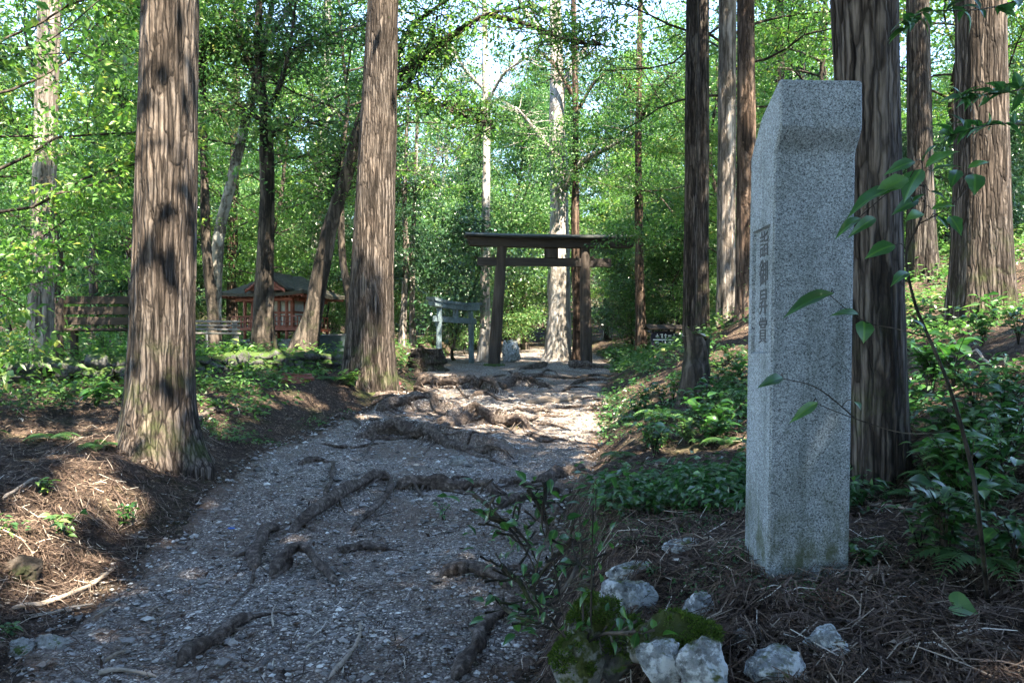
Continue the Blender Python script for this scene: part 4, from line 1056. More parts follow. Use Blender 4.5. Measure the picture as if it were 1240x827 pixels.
def stump(name, label, px, py, Y, r, hgt, m, cut, seed, jag=.0, flare=.4, top=None):
    x = (px - CX) / F * Y; b = np.array([x, Y, float(h(x, Y)) - .05])
    if top: hgt = P(px, top, Y)[2] - b[2]
    t = empty(name, b, label=label, cat='tree stump')
    z = np.linspace(-.1, hgt, 22); rr = r * (1 + flare * np.exp(-np.maximum(z, 0) / (.25 * hgt + .05)))
    mb = MB(); tube(mb, np.stack([.03 * np.sin(z * 2), 0 * z, z], 1), rr, 32, wob=.16, seed=seed, cap=False); me = mb.build('stump_body', M_[m], t)
    if jag:
        for v in me.data.vertices:
            if v.co.z > hgt * .75: v.co.z += (v.co.z - hgt * .75) / (hgt * .25) * jag * float(noise3(v.co.x * 9, v.co.y * 9, 0, seed))
    n_ = 32; th = np.linspace(0, 2 * PI, n_, endpoint=False); mb = MB(); R = r * .97
    V = [[0, 0, hgt - .02]]; FF = []
    for k in (.5, 1.0):
        V += [[R * k * math.cos(q), R * k * math.sin(q), hgt - .015 + .02 * math.sin(q * 3)] for q in th]
    FF = [[0, 1 + k, 1 + (k + 1) % n_] for k in range(n_)]; F2 = [[1 + k, 1 + n_ + k, 1 + n_ + (k + 1) % n_, 1 + (k + 1) % n_] for k in range(n_)]
    mb.add(V, FF); mb.add(V, F2); o = mb.build('cut_face', M_[cut], t); return t
stump('broken_stump', 'dark broken stump in front of the paired cedars on the right bank', 840, 470, 9.6, .15, .74, 'bark_dark', 'stump_cut', 51, .10, .5, 404)
stump('tree_stump', 'low reddish brown stump beside the straight cedar, in front of the terrace wall', 360, 474, 12.6, .235, .2, 'stump_red', 'stump_red', 52, 0, .06)
stump('tree_stump', 'wide pale topped stump overgrown with plants left of the grey stone torii', 516, 436, 20.3, .42, .62, 'bark_cedar', 'stump_cut', 53, .02, .5)

def rock_thing(label, px, py, w, hpx, seed, m, Y=None, dz=.0, depth=None, rough=.28, rz=0.0, tilt=None, group=None, name='rock', cat='rock', sub=5):
    if Y is None: c = G(px, py + hpx * .35)
    else:
        x = (px - CX) / F * Y; c = np.array([x, Y, float(h(x, Y))])
    s = c[1] / F
    sz = np.array([w * s * 1.12, (depth or w * .8) * s, hpx * s * 1.5])
    mb = MB(); rock(mb, (0, 0, 0), sz, seed, rough, rz=rz, tilt=tilt, sub=sub)
    cz = P(px, py, c[1])[2]
    o = tag(mb.build(name, M_[m], None, (c[0], c[1], cz - hpx * s * .1 + dz)), label, cat, group)
    if m in ('rock_mossy', 'rock_dark') and c[1] < 3:
        V = np.concatenate(mb.v); nv = nrm(V / (sz * .5) ** 2); rr = np.random.default_rng(seed + 70)
        k = np.where((nv[:, 2] > .1) & (fbm(V[:, 0] * 16, V[:, 1] * 16, V[:, 2] * 16, 3, seed) > -.15))[0]
        if len(k):
            k = rr.choice(k, 2600); ml = MB(); n = len(k); pp = V[k] + rr.normal(size=(n, 3)) * .004
            leaves(ml, pp, nv[k] + rr.normal(size=(n, 3)) * .7, rr.normal(size=(n, 3)) + nv[k], rr.uniform(.006, .014, n), rr.uniform(.003, .006, n), np.clip(rr.normal(.35, .22, n), 0, 1)); ml.build('moss', M_['moss_leaf'], o, smooth=False)
    return o
rock_thing('pale heart shaped stone at the corner of the bank, standing upright', 760, 724, 60, 40, 1, 'rock_white', depth=40, rough=.2)
rock_thing('tall grey stone holding the bank below the pale heart shaped stone', 762, 790, 60, 70, 2, 'rock_dark', Y=2.42, depth=45)
rock_thing('flat white slab lying just behind the heart shaped stone', 763, 689, 52, 16, 3, 'rock_white', tilt=(.1, -.25), depth=30)
rock_thing('flat white slab farthest back in the stone edging left of the granite pillar', 822, 661, 46, 14, 4, 'rock_white', depth=26, tilt=(.1, -.1))
rock_thing('white stone on the right shoulder of the mossy boulder', 846, 740, 40, 32, 5, 'rock_white', depth=34)
rock_thing('olive mossy boulder in the middle of the bank edging', 815, 772, 92, 56, 6, 'rock_mossy', Y=2.3, depth=70)
rock_thing('white lichen patched stone at the foot of the mossy boulder, left of its twin', 798, 800, 46, 42, 7, 'rock_white', Y=2.12, depth=40)
rock_thing('white cracked stone with a mossy cap at the bottom edge, right of its twin', 850, 812, 58, 44, 8, 'rock_white', Y=2.08, depth=44)
rock_thing('large whitish boulder at the bottom edge below the granite pillar', 938, 812, 72, 44, 9, 'rock_white', depth=60)
rock_thing('pale rounded stone below the right corner of the granite pillar', 1002, 780, 40, 36, 10, 'rock_white', depth=40)
rock_thing('dark mossy boulder at the left corner of the bank behind the leafy bush', 716, 750, 62, 60, 11, 'rock_mossy', Y=2.5, depth=60)
rock_thing('dark mossy stone low on the bank face at the bottom edge', 700, 805, 60, 60, 12, 'rock_mossy', Y=2.3, depth=60)
rock_thing('small dark stone sunk in the soil at the lower right edge of the mossy boulder', 900, 770, 26, 16, 13, 'rock_grey', depth=24)
rock_thing('small purple grey stone on the gravel at the bottom left corner', 26, 784, 30, 18, 14, 'rock_grey', depth=26)
rock_thing('flat grey stone beside the left edge of the path at the bottom left', 62, 778, 44, 18, 15, 'rock_grey', depth=30)
rock_thing('white speckled boulder behind the left post of the wooden torii', 618, 424, 22, 22, 16, 'rock_white', Y=24.2, depth=20)
rock_thing('half buried grey stone on the path under the long ledge root', 556, 560, 26, 12, 17, 'rock_grey', depth=20)
rock_thing('dark lump of root soil on the left bank, bottom left', 28, 690, 44, 30, 18, 'bark_dark', depth=36)

# dry stone walls of the terrace
def wall(label, xs, y_of, zlo, zhi, seed, nst, sz, m):
    r = np.random.default_rng(seed); mb = MB()
    for k in range(nst):
        x = xs[0] + (xs[1] - xs[0]) * (k + r.uniform(-.2, .2)) / nst; row = k % 3
        y = float(np.interp(x, WX, WY)) - .1 + r.normal() * .05; zb = float(h(x, y - .35)); ztp = float(h(x, y + .4))
        z = zb + (ztp - zb) * (.12 + .38 * row)
        s = sz * r.uniform(.7, 1.25)
        rock(mb, (x, y + .03 - .04 * (2 - row), z), (s * r.uniform(1.1, 1.7), s, s * r.uniform(.55, .9)), seed * 50 + k, .25, rz=r.uniform(0, 3), sub=3)
    return tag(mb.build('dry_stone_wall', M_[m], None), label, 'stone wall')
wall('low mossy dry stone wall holding the terrace between the two cedars', (-5.3, -2.9), None, 0, 0, 71, 48, .30, 'rock_dark')
wall('dark mossy dry stone wall below the plank bench at the left edge', (-10.5, -5.5), None, 0, 0, 72, 66, .34, 'rock_dark')

# ------------------------------------------------------------------ roots and sticks
def rootline(label, pxs, w0, w1, seed, raise_=.3, arch=None, name='tree_root', cat='root', m='root', wob=.3, subs=(), a=.5, nseg=11, group=None):
    if m == 'root' and w0 < .055: w0, w1, raise_ = w0 * 1.22, w1 * 1.22, raise_ + .22
    g = np.array([G(*q) for q in pxs]); n_ = max(10, 6 * len(g)); q = spline(g, n_)
    q[:, :2] += .012 * np.column_stack([fbm(np.arange(n_) * .5, seed, 0, 2, seed), fbm(np.arange(n_) * .5, seed + 9, 0, 2, seed)]) * min(1, w0 * 20)
    t = np.linspace(0, 1, n_); rad = w0 + (w1 - w0) * t; rad = rad * (1 + .17 * fbm(t * 5, seed, 0, 3, seed)) * np.clip(np.minimum(t, 1 - t) * 7 + .3, 0, 1)
    q[:, 2] = h(q[:, 0], q[:, 1]) + rad * raise_ + .012 - (rad * .9 * (1 - np.clip(np.minimum(t, 1 - t) * 7, 0, 1)) if m == 'root' else 0)
    if arch: q[:, 2] += arch * np.sin(PI * t)
    c = q[0].copy(); mb = MB(); nseg = 22 if w0 > .02 else nseg
    def fib(i, th, r): return r * (1 + .16 * noise3(th * 2.2 + .25 * i * wob, i * .16, seed, seed) + .09 * noise3(th * 5.5 + .12 * i, i * .3, seed + 3, seed)) * (1 - .22 * np.abs(np.sin(th)) * (w0 > .05))
    tube(mb, q - c, rad, nseg, a, wob=wob, seed=seed, fn=fib)
    if m == 'root' and w0 > .024 and not arch:
        rs_ = np.random.default_rng(seed + 900)
        for _ in range(3 if w0 < .05 else 5):
            k = rs_.integers(2, n_ - 2); tg = nrm(q[min(k + 1, n_ - 1)] - q[k - 1])[:2]; an = rs_.choice([-1, 1]) * rs_.uniform(.3, 1.1); d2 = np.array([tg[0] * math.cos(an) - tg[1] * math.sin(an), tg[0] * math.sin(an) + tg[1] * math.cos(an)])
            l = rs_.uniform(.2, .7); w_ = rad[k] * rs_.uniform(.3, .5); u = np.linspace(0, 1, 12); sd = np.array([-d2[1], d2[0]])
            xy = q[k][:2] + np.outer(u * l, d2) + np.outer(.12 * l * np.sin(u * rs_.uniform(3, 7)), sd); ww = w_ * (1 - u * .8)
            zz = h(xy[:, 0], xy[:, 1]) + ww * .5 + .008; zz = zz * ss(u * 3) + (q[k][2]) * (1 - ss(u * 3)); zz[-2:] -= .02
            tube(mb, np.column_stack([xy, zz]) - c, ww, 9, a, wob=.3, seed=seed + int(k))
    if w0 > .055 and m == 'root':
        rr_ = np.random.default_rng(seed + 400)
        for _ in range(7):
            k = rr_.integers(2, n_ - 2); p0 = q[k].copy(); l = rr_.uniform(.12, .4); dx = rr_.normal() * .5
            p = np.array([p0 + [dx * l * u, -l * u - rad[k] * .6, 0] for u in np.linspace(0, 1, 7)]); w_ = rr_.uniform(.006, .018)
            p[:, 2] = np.maximum(h(p[:, 0], p[:, 1]) + w_ * .5, (p0[2] - .02) * (1 - np.linspace(0, 1, 7)) ** 1 + np.linspace(0, 1, 7) * h(p[-1, 0], p[-1, 1]))
            tube(mb, spline(p, 12) - c, np.linspace(w_, w_ * .35, 12), 6, a, wob=.3, seed=seed + int(k))
    for s in subs:
        g2 = spline(np.array([G(*k) for k in s[0]]), 10); g2[:, 2] = h(g2[:, 0], g2[:, 1]) + s[1] * .4 + .01
        g2[0, 2] += s[2] if len(s) > 2 else 0
        tube(mb, g2 - c, np.linspace(s[1], s[1] * .4, 10), 7, a, wob=.25, seed=seed + 5)
    return tag(mb.build(name, M_[m], None, c), label, cat, group)
rootline('thick smooth root running diagonally up to the elbow in the middle of the path', [(353, 648), (375, 632), (405, 612), (440, 592), (460, 584), (474, 583)], .05, .042, 1, .55, .03)
rootline('thin root dropping from the elbow back down the path', [(474, 583), (473, 600), (456, 621), (437, 635), (424, 647)], .026, .014, 2, .8, .02, subs=[([(440, 632), (455, 628), (482, 622)], .016)])
rootline('long horizontal root right of the elbow root, like a low step', [(478, 594), (510, 590), (550, 592), (582, 590), (604, 602)], .062, .04, 3, .45, subs=[([(548, 592), (565, 600), (580, 606)], .02)])
rootline('great overhanging ledge root, the widest across the path, with rootlets below', [(428, 533), (460, 524), (490, 522), (515, 525), (535, 535), (552, 545), (580, 549), (622, 556)], .108, .05, 4, .28, subs=[([(455, 532), (447, 544), (440, 557)], .022, .05), ([(527, 535), (519, 545), (513, 552)], .018, .06), ([(560, 546), (585, 556), (612, 566)], .035)])
rootline('rounded ledge root with sunlit earth above it, right of the widest ledge root', [(534, 518), (560, 508), (590, 506), (620, 511), (643, 522)], .105, .055, 5, .28, subs=[([(600, 512), (612, 520), (622, 527)], .03, .04)])
rootline('flat topped sunlit ledge root left of the path behind the widest ledge root', [(455, 498), (490, 494), (525, 495), (554, 507)], .088, .055, 6, .28)
rootline('straight pole like root slanting across the soil behind the sunlit ledge root', [(502, 472), (516, 481), (531, 494)], .035, .025, 7, .8, .06)
rootline('dark ledge root below the straight cedar near the top of the path', [(503, 468), (545, 466), (583, 465), (606, 478)], .11, .06, 8, .28, subs=[([(560, 472), (572, 472), (590, 480)], .025, .05)])
rootline('dark low root across the middle of the path, last but one before the torii', [(596, 468), (622, 463), (645, 465), (666, 471)], 0.110, 0.055, 9, .28)
rootline('pale bare root lying along the right side of the upper path', [(636, 489), (665, 486), (692, 485), (704, 482)], .06, .035, 10, .45, m='stick', a=.2)
rootline('long thin root climbing the right bank beside the bush', [(598, 620), (625, 610), (650, 606), (680, 600), (720, 588), (752, 576)], .036, .022, 11, .6)
rootline('short dark root on the right edge of the path above the long thin root', [(653, 586), (680, 578), (708, 569)], .05, .04, 12, .4)
rootline('upright bent root end in the gravel left of the diagonal root', [(308, 692), (313, 670), (322, 652), (337, 641)], .04, .03, 13, .7, subs=[([(308, 690), (302, 715), (272, 747)], .014)])
rootline('arched root hump rising out of the gravel', [(326, 702), (346, 690), (364, 684), (386, 698), (410, 713)], .028, .024, 14, .5, .085, subs=[([(350, 688), (342, 696), (330, 704)], .028, .05)])
rootline('short dark root lump in the gravel right of the arched root', [(413, 672), (440, 668), (468, 671)], .03, .022, 15, .5)
rootline('loose dark root length lying at the bottom of the path', [(214, 812), (250, 788), (285, 765), (307, 753)], .028, .024, 16, .75)
rootline('knobbly dark root on the right of the gravel near the bush', [(534, 701), (560, 698), (590, 704), (617, 718)], .032, .024, 17, .6, .02)
rootline('winding root at the bottom edge below the bush', [(548, 829), (566, 805), (578, 790), (580, 775), (598, 757), (620, 742)], .03, .018, 18, .7)
rootline('small forked root standing in the gravel left of the diagonal root', [(394, 606), (401, 585), (404, 560)], .02, .012, 19, .8, .02, subs=[([(400, 588), (404, 598), (406, 606)], .01)])
rootline('spreading root at the foot of the wooden torii crossing the path', [(612, 462), (650, 458), (690, 460), (735, 455)], .08, .05, 20, .35)
rootline('buried root near the upper right bank, parallel to the torii root', [(690, 468), (720, 462), (755, 452)], .07, .04, 21, .35)
rootline('root stub at the left edge of the gravel above the forked root', [(362, 565), (380, 560), (398, 562)], .025, .018, 22, .5)
rootline('thin root on the left under the thick pale cedar', [(225, 520), (250, 505), (275, 497)], .03, .015, 23, .6)
rootline('large root spreading right from the massive pale trunk', [(690, 446), (712, 446), (745, 446)], .16, .05, 24, .3)
rootline('large root spreading left from the massive pale trunk', [(662, 444), (648, 446), (628, 449)], .16, .05, 25, .3)
rootline('dark stub of root at the right of the gravel left of the short dark root', [(606, 590), (622, 588), (645, 592)], .035, .02, 26, .45)
rt = np.random.default_rng(333)
for k in range(30):
    py_ = 448 + 95 * rt.random() ** 1.3; f_ = (py_ - 448) / 95; px_ = rt.uniform(480 - 130 * f_, 720 + 10 * f_); l_ = rt.uniform(25, 70) * (.5 + f_); an = rt.normal() * .35
    rootline('thin dark root half buried in the upper path, among many like it', [(px_ + l_ * (u - .5), py_ + l_ * (u - .5) * an * .5 + rt.normal() * 2.5) for u in (0, .33, .66, 1)], rt.uniform(.014, .034), .010, 500 + k, .6, group='thin roots half buried in the upper path')
for lab, pxs, w, a in (('pale stick lying along the bottom left edge of the photo', [(118, 822), (150, 820), (192, 824)], .013, .7),
                       ('grey stick in the bottom middle of the gravel, bent at its top', [(398, 828), (418, 806), (436, 778), (436, 756)], .013, .6),
                       ('slim stick on the left bank next to the gravel edge', [(112, 757), (132, 742), (150, 728)], .010, .3),
                       ('short stick in the gravel left of the loose dark root', [(128, 806), (142, 799), (157, 792)], .011, .2),
                       ('thin pale stick between the loose dark root and the bent root end', [(172, 756), (184, 745), (192, 738)], .008, .3),
                       ('thin curved pale twig standing alone in the middle gravel', [(331, 765), (329, 750), (334, 735)], .006, .9),
                       ('forked pale twig right of the curved twig', [(369, 792), (382, 784), (398, 780)], .006, .9),
                       ('long bare branch lying on the left bank below the pale cedar', [(10, 745), (60, 735), (110, 716), (140, 690)], .016, .5),
                       ('tan branch on the bottom of the left bank, nearer than the long bare one', [(30, 752), (80, 744), (115, 735)], .010, .8),
                       ('bare branch resting on the left bank near the left edge', [(2, 608), (30, 592), (62, 584)], .012, .7),
                       ('twig lying across the soil in front of the granite pillar', [(852, 655), (880, 662), (905, 655)], .008, .3),
                       ('pale twig right of the pillar foot', [(1040, 718), (1062, 705), (1085, 696)], .010, .3),
                       ('long dead branch lying on the right slope behind the pillar', [(1040, 606), (1090, 622), (1140, 640)], .010, .4),
                       ('pale dead branch slanting down the right slope at the far right', [(1150, 410), (1185, 432), (1215, 455)], .014, .9),
                       ('dead branch at the right bottom edge', [(1120, 795), (1180, 790), (1238, 800)], .010, .6),
                       ('thin twig at the right bottom, pointing at the heart leaf', [(1060, 820), (1090, 790), (1120, 770)], .007, .3)):
    rootline(lab, pxs, w, w * .5, hash(lab) % 97 if False else len(lab), 1.0, .01, 'dead_branch', 'branch', 'stick', .15, a=a, nseg=7)

# red strip at the cedar foot and a blue wrapper on the gravel
c = G(473, 468); mb = MB(); q = np.linspace(0, 1, 12)
V = []
for k in q: V += [[-.16 + .34 * k, -.03 + .02 * math.sin(k * 7), .03 + .09 * math.sin(k * 3.1) * (1 - k * .4)], [-.14 + .34 * k, .05 + .03 * math.sin(k * 5), .05 + .10 * math.sin(k * 3.1) * (1 - k * .4)]]
mb.add(V, [[2 * i, 2 * i + 2, 2 * i + 3, 2 * i + 1] for i in range(11)]); o = mb.build('cloth_strip', M_['red_cloth'], None, c)
md = o.modifiers.new('s', 'SOLIDIFY'); md.thickness = .008
tag(o, 'crumpled red cloth strip on the ground at the foot of the straight cedar', 'cloth')

c = G(280, 643); mb = MB(); V = []
for k in range(6): V += [[-.025 + .01 * k, -.016, .02 + .006 * (k % 2)], [-.024 + .01 * k, .016 - .003 * (k % 3), .026 - .005 * (k % 2)]]
mb.add(V, [[2 * i, 2 * i + 2, 2 * i + 3, 2 * i + 1] for i in range(5)]); o = mb.build('litter_scrap', M_['blue_wrap'], None, c, False)
md = o.modifiers.new('s', 'SOLIDIFY'); md.thickness = .003; tag(o, 'tiny crumpled blue scrap lying on the gravel at the left of the path', 'scrap')

# ------------------------------------------------------------------ gravel, litter, ground cover
def rand_px(r, n, x0, x1, y0, y1):
    """ground positions spread evenly over a part of the view's floor (denser nearby)"""
    px = r.uniform(x0, x1, n); py = r.uniform(y0, y1, n)
    Y = np.full(n, 8.0)
    for _ in range(25):
        x = (px - CX) / F * Y; z = h0(x, Y)
        Yn = np.clip((EYE - z) * F / np.maximum(py - HY, 4), 1.3, 40); Y = Y * .6 + Yn * .4
    x = (px - CX) / F * Y
    ok = np.abs((EYE - h0(x, Y)) * F / Y - (py - HY)) < 3
    return x[ok], Y[ok]
r = np.random.default_rng(90)
def pebbles(n, smin, smax, r):
    yy = 1.6 + 13 * r.random(n) ** 1.9; u = r.random(n); x = xl_(yy) - .15 + (xr_(yy) - xl_(yy) + .25) * u
    s = smin + (smax - smin) * r.random(n) ** 4; s = s * (1 + .035 * yy)
    z = h(x, yy) + .012 + s * .12
    base = np.array([[1, 0, 0], [-1, 0, 0], [0, 1, 0], [0, -1, 0], [0, 0, 1], [0, 0, -1], [.62, .62, .45], [-.62, .62, .4], [.62, -.62, .45], [-.62, -.62, .4]], float)
    fc = np.array([[0, 6, 4], [6, 2, 4], [2, 7, 4], [7, 1, 4], [1, 9, 4], [9, 3, 4], [3, 8, 4], [8, 0, 4], [6, 0, 5], [2, 6, 5], [7, 2, 5], [1, 7, 5], [9, 1, 5], [3, 9, 5], [8, 3, 5], [0, 8, 5]])
    jit = base[None] * r.uniform(.65, 1.2, (n, 10, 1)); sz = np.stack([s, s * r.uniform(.55, 1, n), s * r.uniform(.35, .65, n)], 1) * .5
    V = jit * sz[:, None]; a = r.uniform(0, 6.28, n); c_, s_ = np.cos(a)[:, None], np.sin(a)[:, None]
    V = np.stack([V[..., 0] * c_ - V[..., 1] * s_, V[..., 0] * s_ + V[..., 1] * c_, V[..., 2]], -1) + np.stack([x, yy, z], 1)[:, None]
    f = (fc[None] + (np.arange(n) * 10)[:, None, None]).reshape(-1, 3)
    return V.reshape(-1, 3), f, np.repeat(np.clip(r.normal(.5, .24, n), 0, 1), 16)
mb = MB(); mb.add(*pebbles(26000, .008, .045, r)); mb.add(*pebbles(900, .03, .085, r))
tag(mb.build('gravel', M_['pebble'], None, smooth=False), 'loose grey stones strewn over the path', 'gravel', kind='stuff')

def on_path(x, y): return (x > xl_(y) - .05) & (x < xr_(y) + .05)
def strips(mb, x, y, Ls, Ws, r, a, lift=.02, tiltz=.25):
    n = len(x); az = r.uniform(0, 6.28, n); d = np.stack([np.cos(az), np.sin(az), np.zeros(n)], 1); s = np.stack([-np.sin(az), np.cos(az), np.zeros(n)], 1)
    bend = r.normal(size=n) * .18
    c = np.stack([x, y, np.zeros(n)], 1); V = []
    for k in (-.5, 0, .5):
        p = c + d * (Ls * k)[:, None] + s * (bend * Ls * (1 - 4 * k * k) * .5)[:, None]
        p[:, 2] = h(p[:, 0], p[:, 1]) + lift * r.random(n) + .006 + np.abs(k) * Ls * tiltz * r.random(n)
        w = (Ws * (1 if k == 0 else .55))[:, None] * .5
        V += [p - s * w, p + s * w + [0, 0, .002]]
    V = np.stack(V, 1).reshape(-1, 3); b = (np.arange(n) * 6)[:, None]
    f = np.concatenate([b + [0, 2, 3, 1], b + [2, 4, 5, 3]]); mb.add(V, f, np.concatenate([a, a]))
mb = MB(); r = np.random.default_rng(91)
x1, y1 = rand_px(r, 17000, -60, 1300, 470, 900); k = ~on_path(x1, y1) | (r.random(len(x1)) < .3); x1, y1 = x1[k], y1[k]; n = len(x1)
strips(mb, x1, y1, r.uniform(.02, .13, n) * (1 + .06 * y1), r.uniform(.0022, .005, n) * (1 + .12 * y1), r, np.clip(r.normal(.52, .25, n), 0, 1), .035)
x1, y1 = rand_px(r, 5000, 650, 1300, 560, 900); k = ~on_path(x1, y1); x1, y1 = x1[k], y1[k]; n = len(x1)
strips(mb, x1, y1, r.uniform(.06, .24, n), r.uniform(.002, .006, n), r, np.clip(r.normal(.45, .25, n), 0, 1), .05, .35)
x1, y1 = rand_px(r, 5000, -60, 340, 500, 800); k = ~on_path(x1, y1); x1, y1 = x1[k], y1[k]; n = len(x1)
strips(mb, x1, y1, r.uniform(.05, .2, n), r.uniform(.002, .005, n), r, np.clip(r.normal(.5, .24, n), 0, 1), .04, .25)
# fallen leaves
x1, y1 = rand_px(r, 9000, -60, 1300, 450, 900); k = ~on_path(x1, y1) | (r.random(len(x1)) < .4); x1, y1 = x1[k], y1[k]; n = len(x1)
Pn = np.stack([x1, y1, h(x1, y1) + .012 + .015 * r.random(n)], 1); D = r.normal(size=(n, 3)) * [1, 1, .25]; Nn = r.normal(size=(n, 3)) * .35 + [0, 0, 1]
Lf = r.uniform(.015, .05, n) * (1 + .05 * y1); leaves(mb, Pn, D, Nn, Lf, Lf * .45, np.clip(r.normal(.5, .25, n), 0, 1), .2)
tag(mb.build('leaf_litter', M_['litter'], None, smooth=False), 'dead needles, twigs and brown leaves over the banks', 'litter', kind='stuff')

def cover(name, label, n, box_, m, Ls, seed, dens=None, per=(4, 8), hh_=(.03, .14), world=None):
    r = np.random.default_rng(seed); mb = MB()
    if world is None: x, y = rand_px(r, n, *box_)
    else: x = r.uniform(world[0], world[1], n); y = r.uniform(world[2], world[3], n)
    k = ~on_path(x, y) & (fbm(x * .9, y * .9, 0, 3, seed) > (dens if dens is not None else -9)); x, y = x[k], y[k]
    q = r.integers(*per, len(x)); idx = np.repeat(np.arange(len(x)), q); n = len(idx)
    hg = r.uniform(*hh_, len(x))[idx] * r.uniform(.3, 1, n)
    o = r.normal(size=(n, 2)) * (.035 + .25 * hg[:, None])
    Pn = np.stack([x[idx] + o[:, 0], y[idx] + o[:, 1], h(x[idx], y[idx]) + hg], 1)
    D = np.column_stack([o + r.normal(size=(n, 2)) * .03, r.normal(size=n) * .02 - .01]); Nn = r.normal(size=(n, 3)) * .35 + [0, 0, 1]
    Lf = Ls * r.uniform(.6, 1.4, n) * (1 + .02 * y[idx]); cv = r.normal(.5, .16, len(x))[idx] + r.normal(0, .14, n)
    leaves(mb, Pn, D, Nn, Lf, Lf * r.uniform(.4, .62, n), np.clip(cv, 0, 1))
    return tag(mb.build(name, M_[m], None, smooth=False), label, 'ground cover', kind='stuff')
cover('ground_cover', 'low leafy plants growing on the left bank and terrace edge', 3000, (-60, 320, 440, 650), 'leaf_mid', .042, 81, .15)
cover('ground_cover', 'low leafy plants covering the right slope', 5200, (725, 1300, 430, 625), 'leaf_near', .052, 82, .0, hh_=(.04, .24))
cover('ground_cover', 'tiny sprouts in the soil around the granite pillar', 2000, (640, 1010, 560, 760), 'leaf_near', .016, 83, .1, hh_=(.01, .04))
cover('ground_cover', 'bright weeds on the terrace below the plank bench', 2600, None, 'leaf_bright', .07, 84, -.2, hh_=(.05, .28), world=(-11, -3.2, 9.5, 17))
cover('ground_cover', 'low green plants along the clearing round the torii', 5200, None, 'leaf_mid', .09, 85, -.15, hh_=(.05, .35), world=(-16, 16, 17.5, 33))
cover('ground_cover', 'low green plants over the upper right slope', 7000, None, 'leaf_mid', .075, 86, -.25, hh_=(.06, .35), world=(2.4, 13, 8, 22))
cover('ground_cover', 'low green plants along both path edges', 2200, (300, 760, 440, 540), 'leaf_mid', .04, 87, .05, hh_=(.02, .1))

# ------------------------------------------------------------------ single plants near the camera
def fern(label, px, py, n, Ln, seed, m='fern', name='fern', Y=None):
    r = np.random.default_rng(seed); c = G(px, py); mb = MB()
    for i in range(n):
        az = i * 2 * PI / n + r.normal() * .3; l = Ln * r.uniform(.7, 1.1); s = np.linspace(0, 1, 16)
        pt = np.stack([np.cos(az) * l * s * .85, np.sin(az) * l * s * .85, l * (.75 * s - .85 * s ** 2) + .02], 1)
        tube(mb, pt, np.linspace(.0025, .0008, 16), 4, .6, cap=False)
        side = np.array([-math.sin(az), math.cos(az), 0])
        for k in range(3, 16):
            for sg in (-1, 1):
                w = Ln * .26 * math.sin(PI * min(1, (s[k] * .9 + .08))) * r.uniform(.85, 1.1)
                d = side * sg + np.array([math.cos(az), math.sin(az), -.3]) * .55
                leaves(mb, pt[k][None], d[None], np.array([[0, 0, 1.0]]), w, w * .3, [np.clip(r.normal(.55, .15), 0, 1)])
    return tag(mb.build(name, M_[m], None, c), label, 'fern')
for q in (('green fern with arching fronds at the right edge below the sapling stem', 1182, 690, 8, .30, 1), ('small fern low beside the right foot of the granite pillar', 1062, 668, 6, .15, 2),
          ('fern on the right slope above the long dead branch', 1165, 600, 7, .26, 3), ('fern at the far right edge in the middle of the slope', 1232, 600, 7, .28, 4), ('fern on the left bank near the left edge below the stone wall', 60, 535, 7, .3, 5),
          ('fern at the foot of the thick pale cedar on the left bank', 118, 545, 6, .28, 6), ('fern on the right bank just below the broken stump', 800, 505, 8, .38, 7), ('fern right of the broken stump', 885, 480, 8, .36, 8), ('fern left of the granite pillar on the right slope', 880, 540, 7, .3, 9),
          ('bright fern between the straight cedar and the terrace wall', 405, 462, 9, .4, 10), ('fern at the right foot of the straight cedar', 478, 448, 8, .35, 11)): fern(*q)

for o_, k_ in ((bpy.data.objects['fern.002'], 9), (bpy.data.objects['fern.007'], 9)):
    rf = np.random.default_rng(k_ + len(o_.name) + ord(o_.name[-1]))
    for _ in range(k_):
        c_ = o_.copy(); COL.objects.link(c_); px_, py_ = (rf.uniform(750, 900), rf.uniform(450, 580)) if rf.random() < .5 else (rf.uniform(1090, 1240), rf.uniform(430, 660))
        c_.location = G(px_, py_); c_.rotation_euler = (0, 0, rf.uniform(0, 6.28)); c_.scale = (rf.uniform(.55, .95),) * 3; tag(c_, 'green fern among the glossy plants on the right slope', 'fern', 'ferns on the right slope')
def herb(label, px, py, n, hgt, Ls, seed, m='leaf_near', wr=.5, name='leafy_plant', spread=.5, Y=None):
    r = np.random.default_rng(seed); c = G(px, py)
    if Y: c = np.array([(px - CX) / F * Y, Y, float(h((px - CX) / F * Y, Y))])
    st, lf = MB(), MB()
    t = empty(name, c, label=label, cat='plant')
    for i in range(n):
        az = r.uniform(0, 6.28); hh_ = hgt * r.uniform(.6, 1.1)
        tip = np.array([math.cos(az) * spread * hh_, math.sin(az) * spread * hh_, hh_]); pt = spline(np.array([[0, 0, -.03], tip * [.3, .3, .6], tip]), 7)
        tube(st, pt, np.linspace(.004, .0015, 7), 5, cap=False)
        for k in range(2, 7):
            a2 = r.uniform(0, 6.28); l = Ls * r.uniform(.6, 1.15); d = np.array([math.cos(a2), math.sin(a2), r.normal(.05, .25)])
            big_leaf(lf, pt[k], pt[k] + d * l, r.normal(size=3) * .25 + [0, 0, 1], wr, np.clip(r.normal(.5, .2), 0, 1))
    st.build('stem', M_['bark_dark'], t); lf.build('foliage', M_[m], t); return t
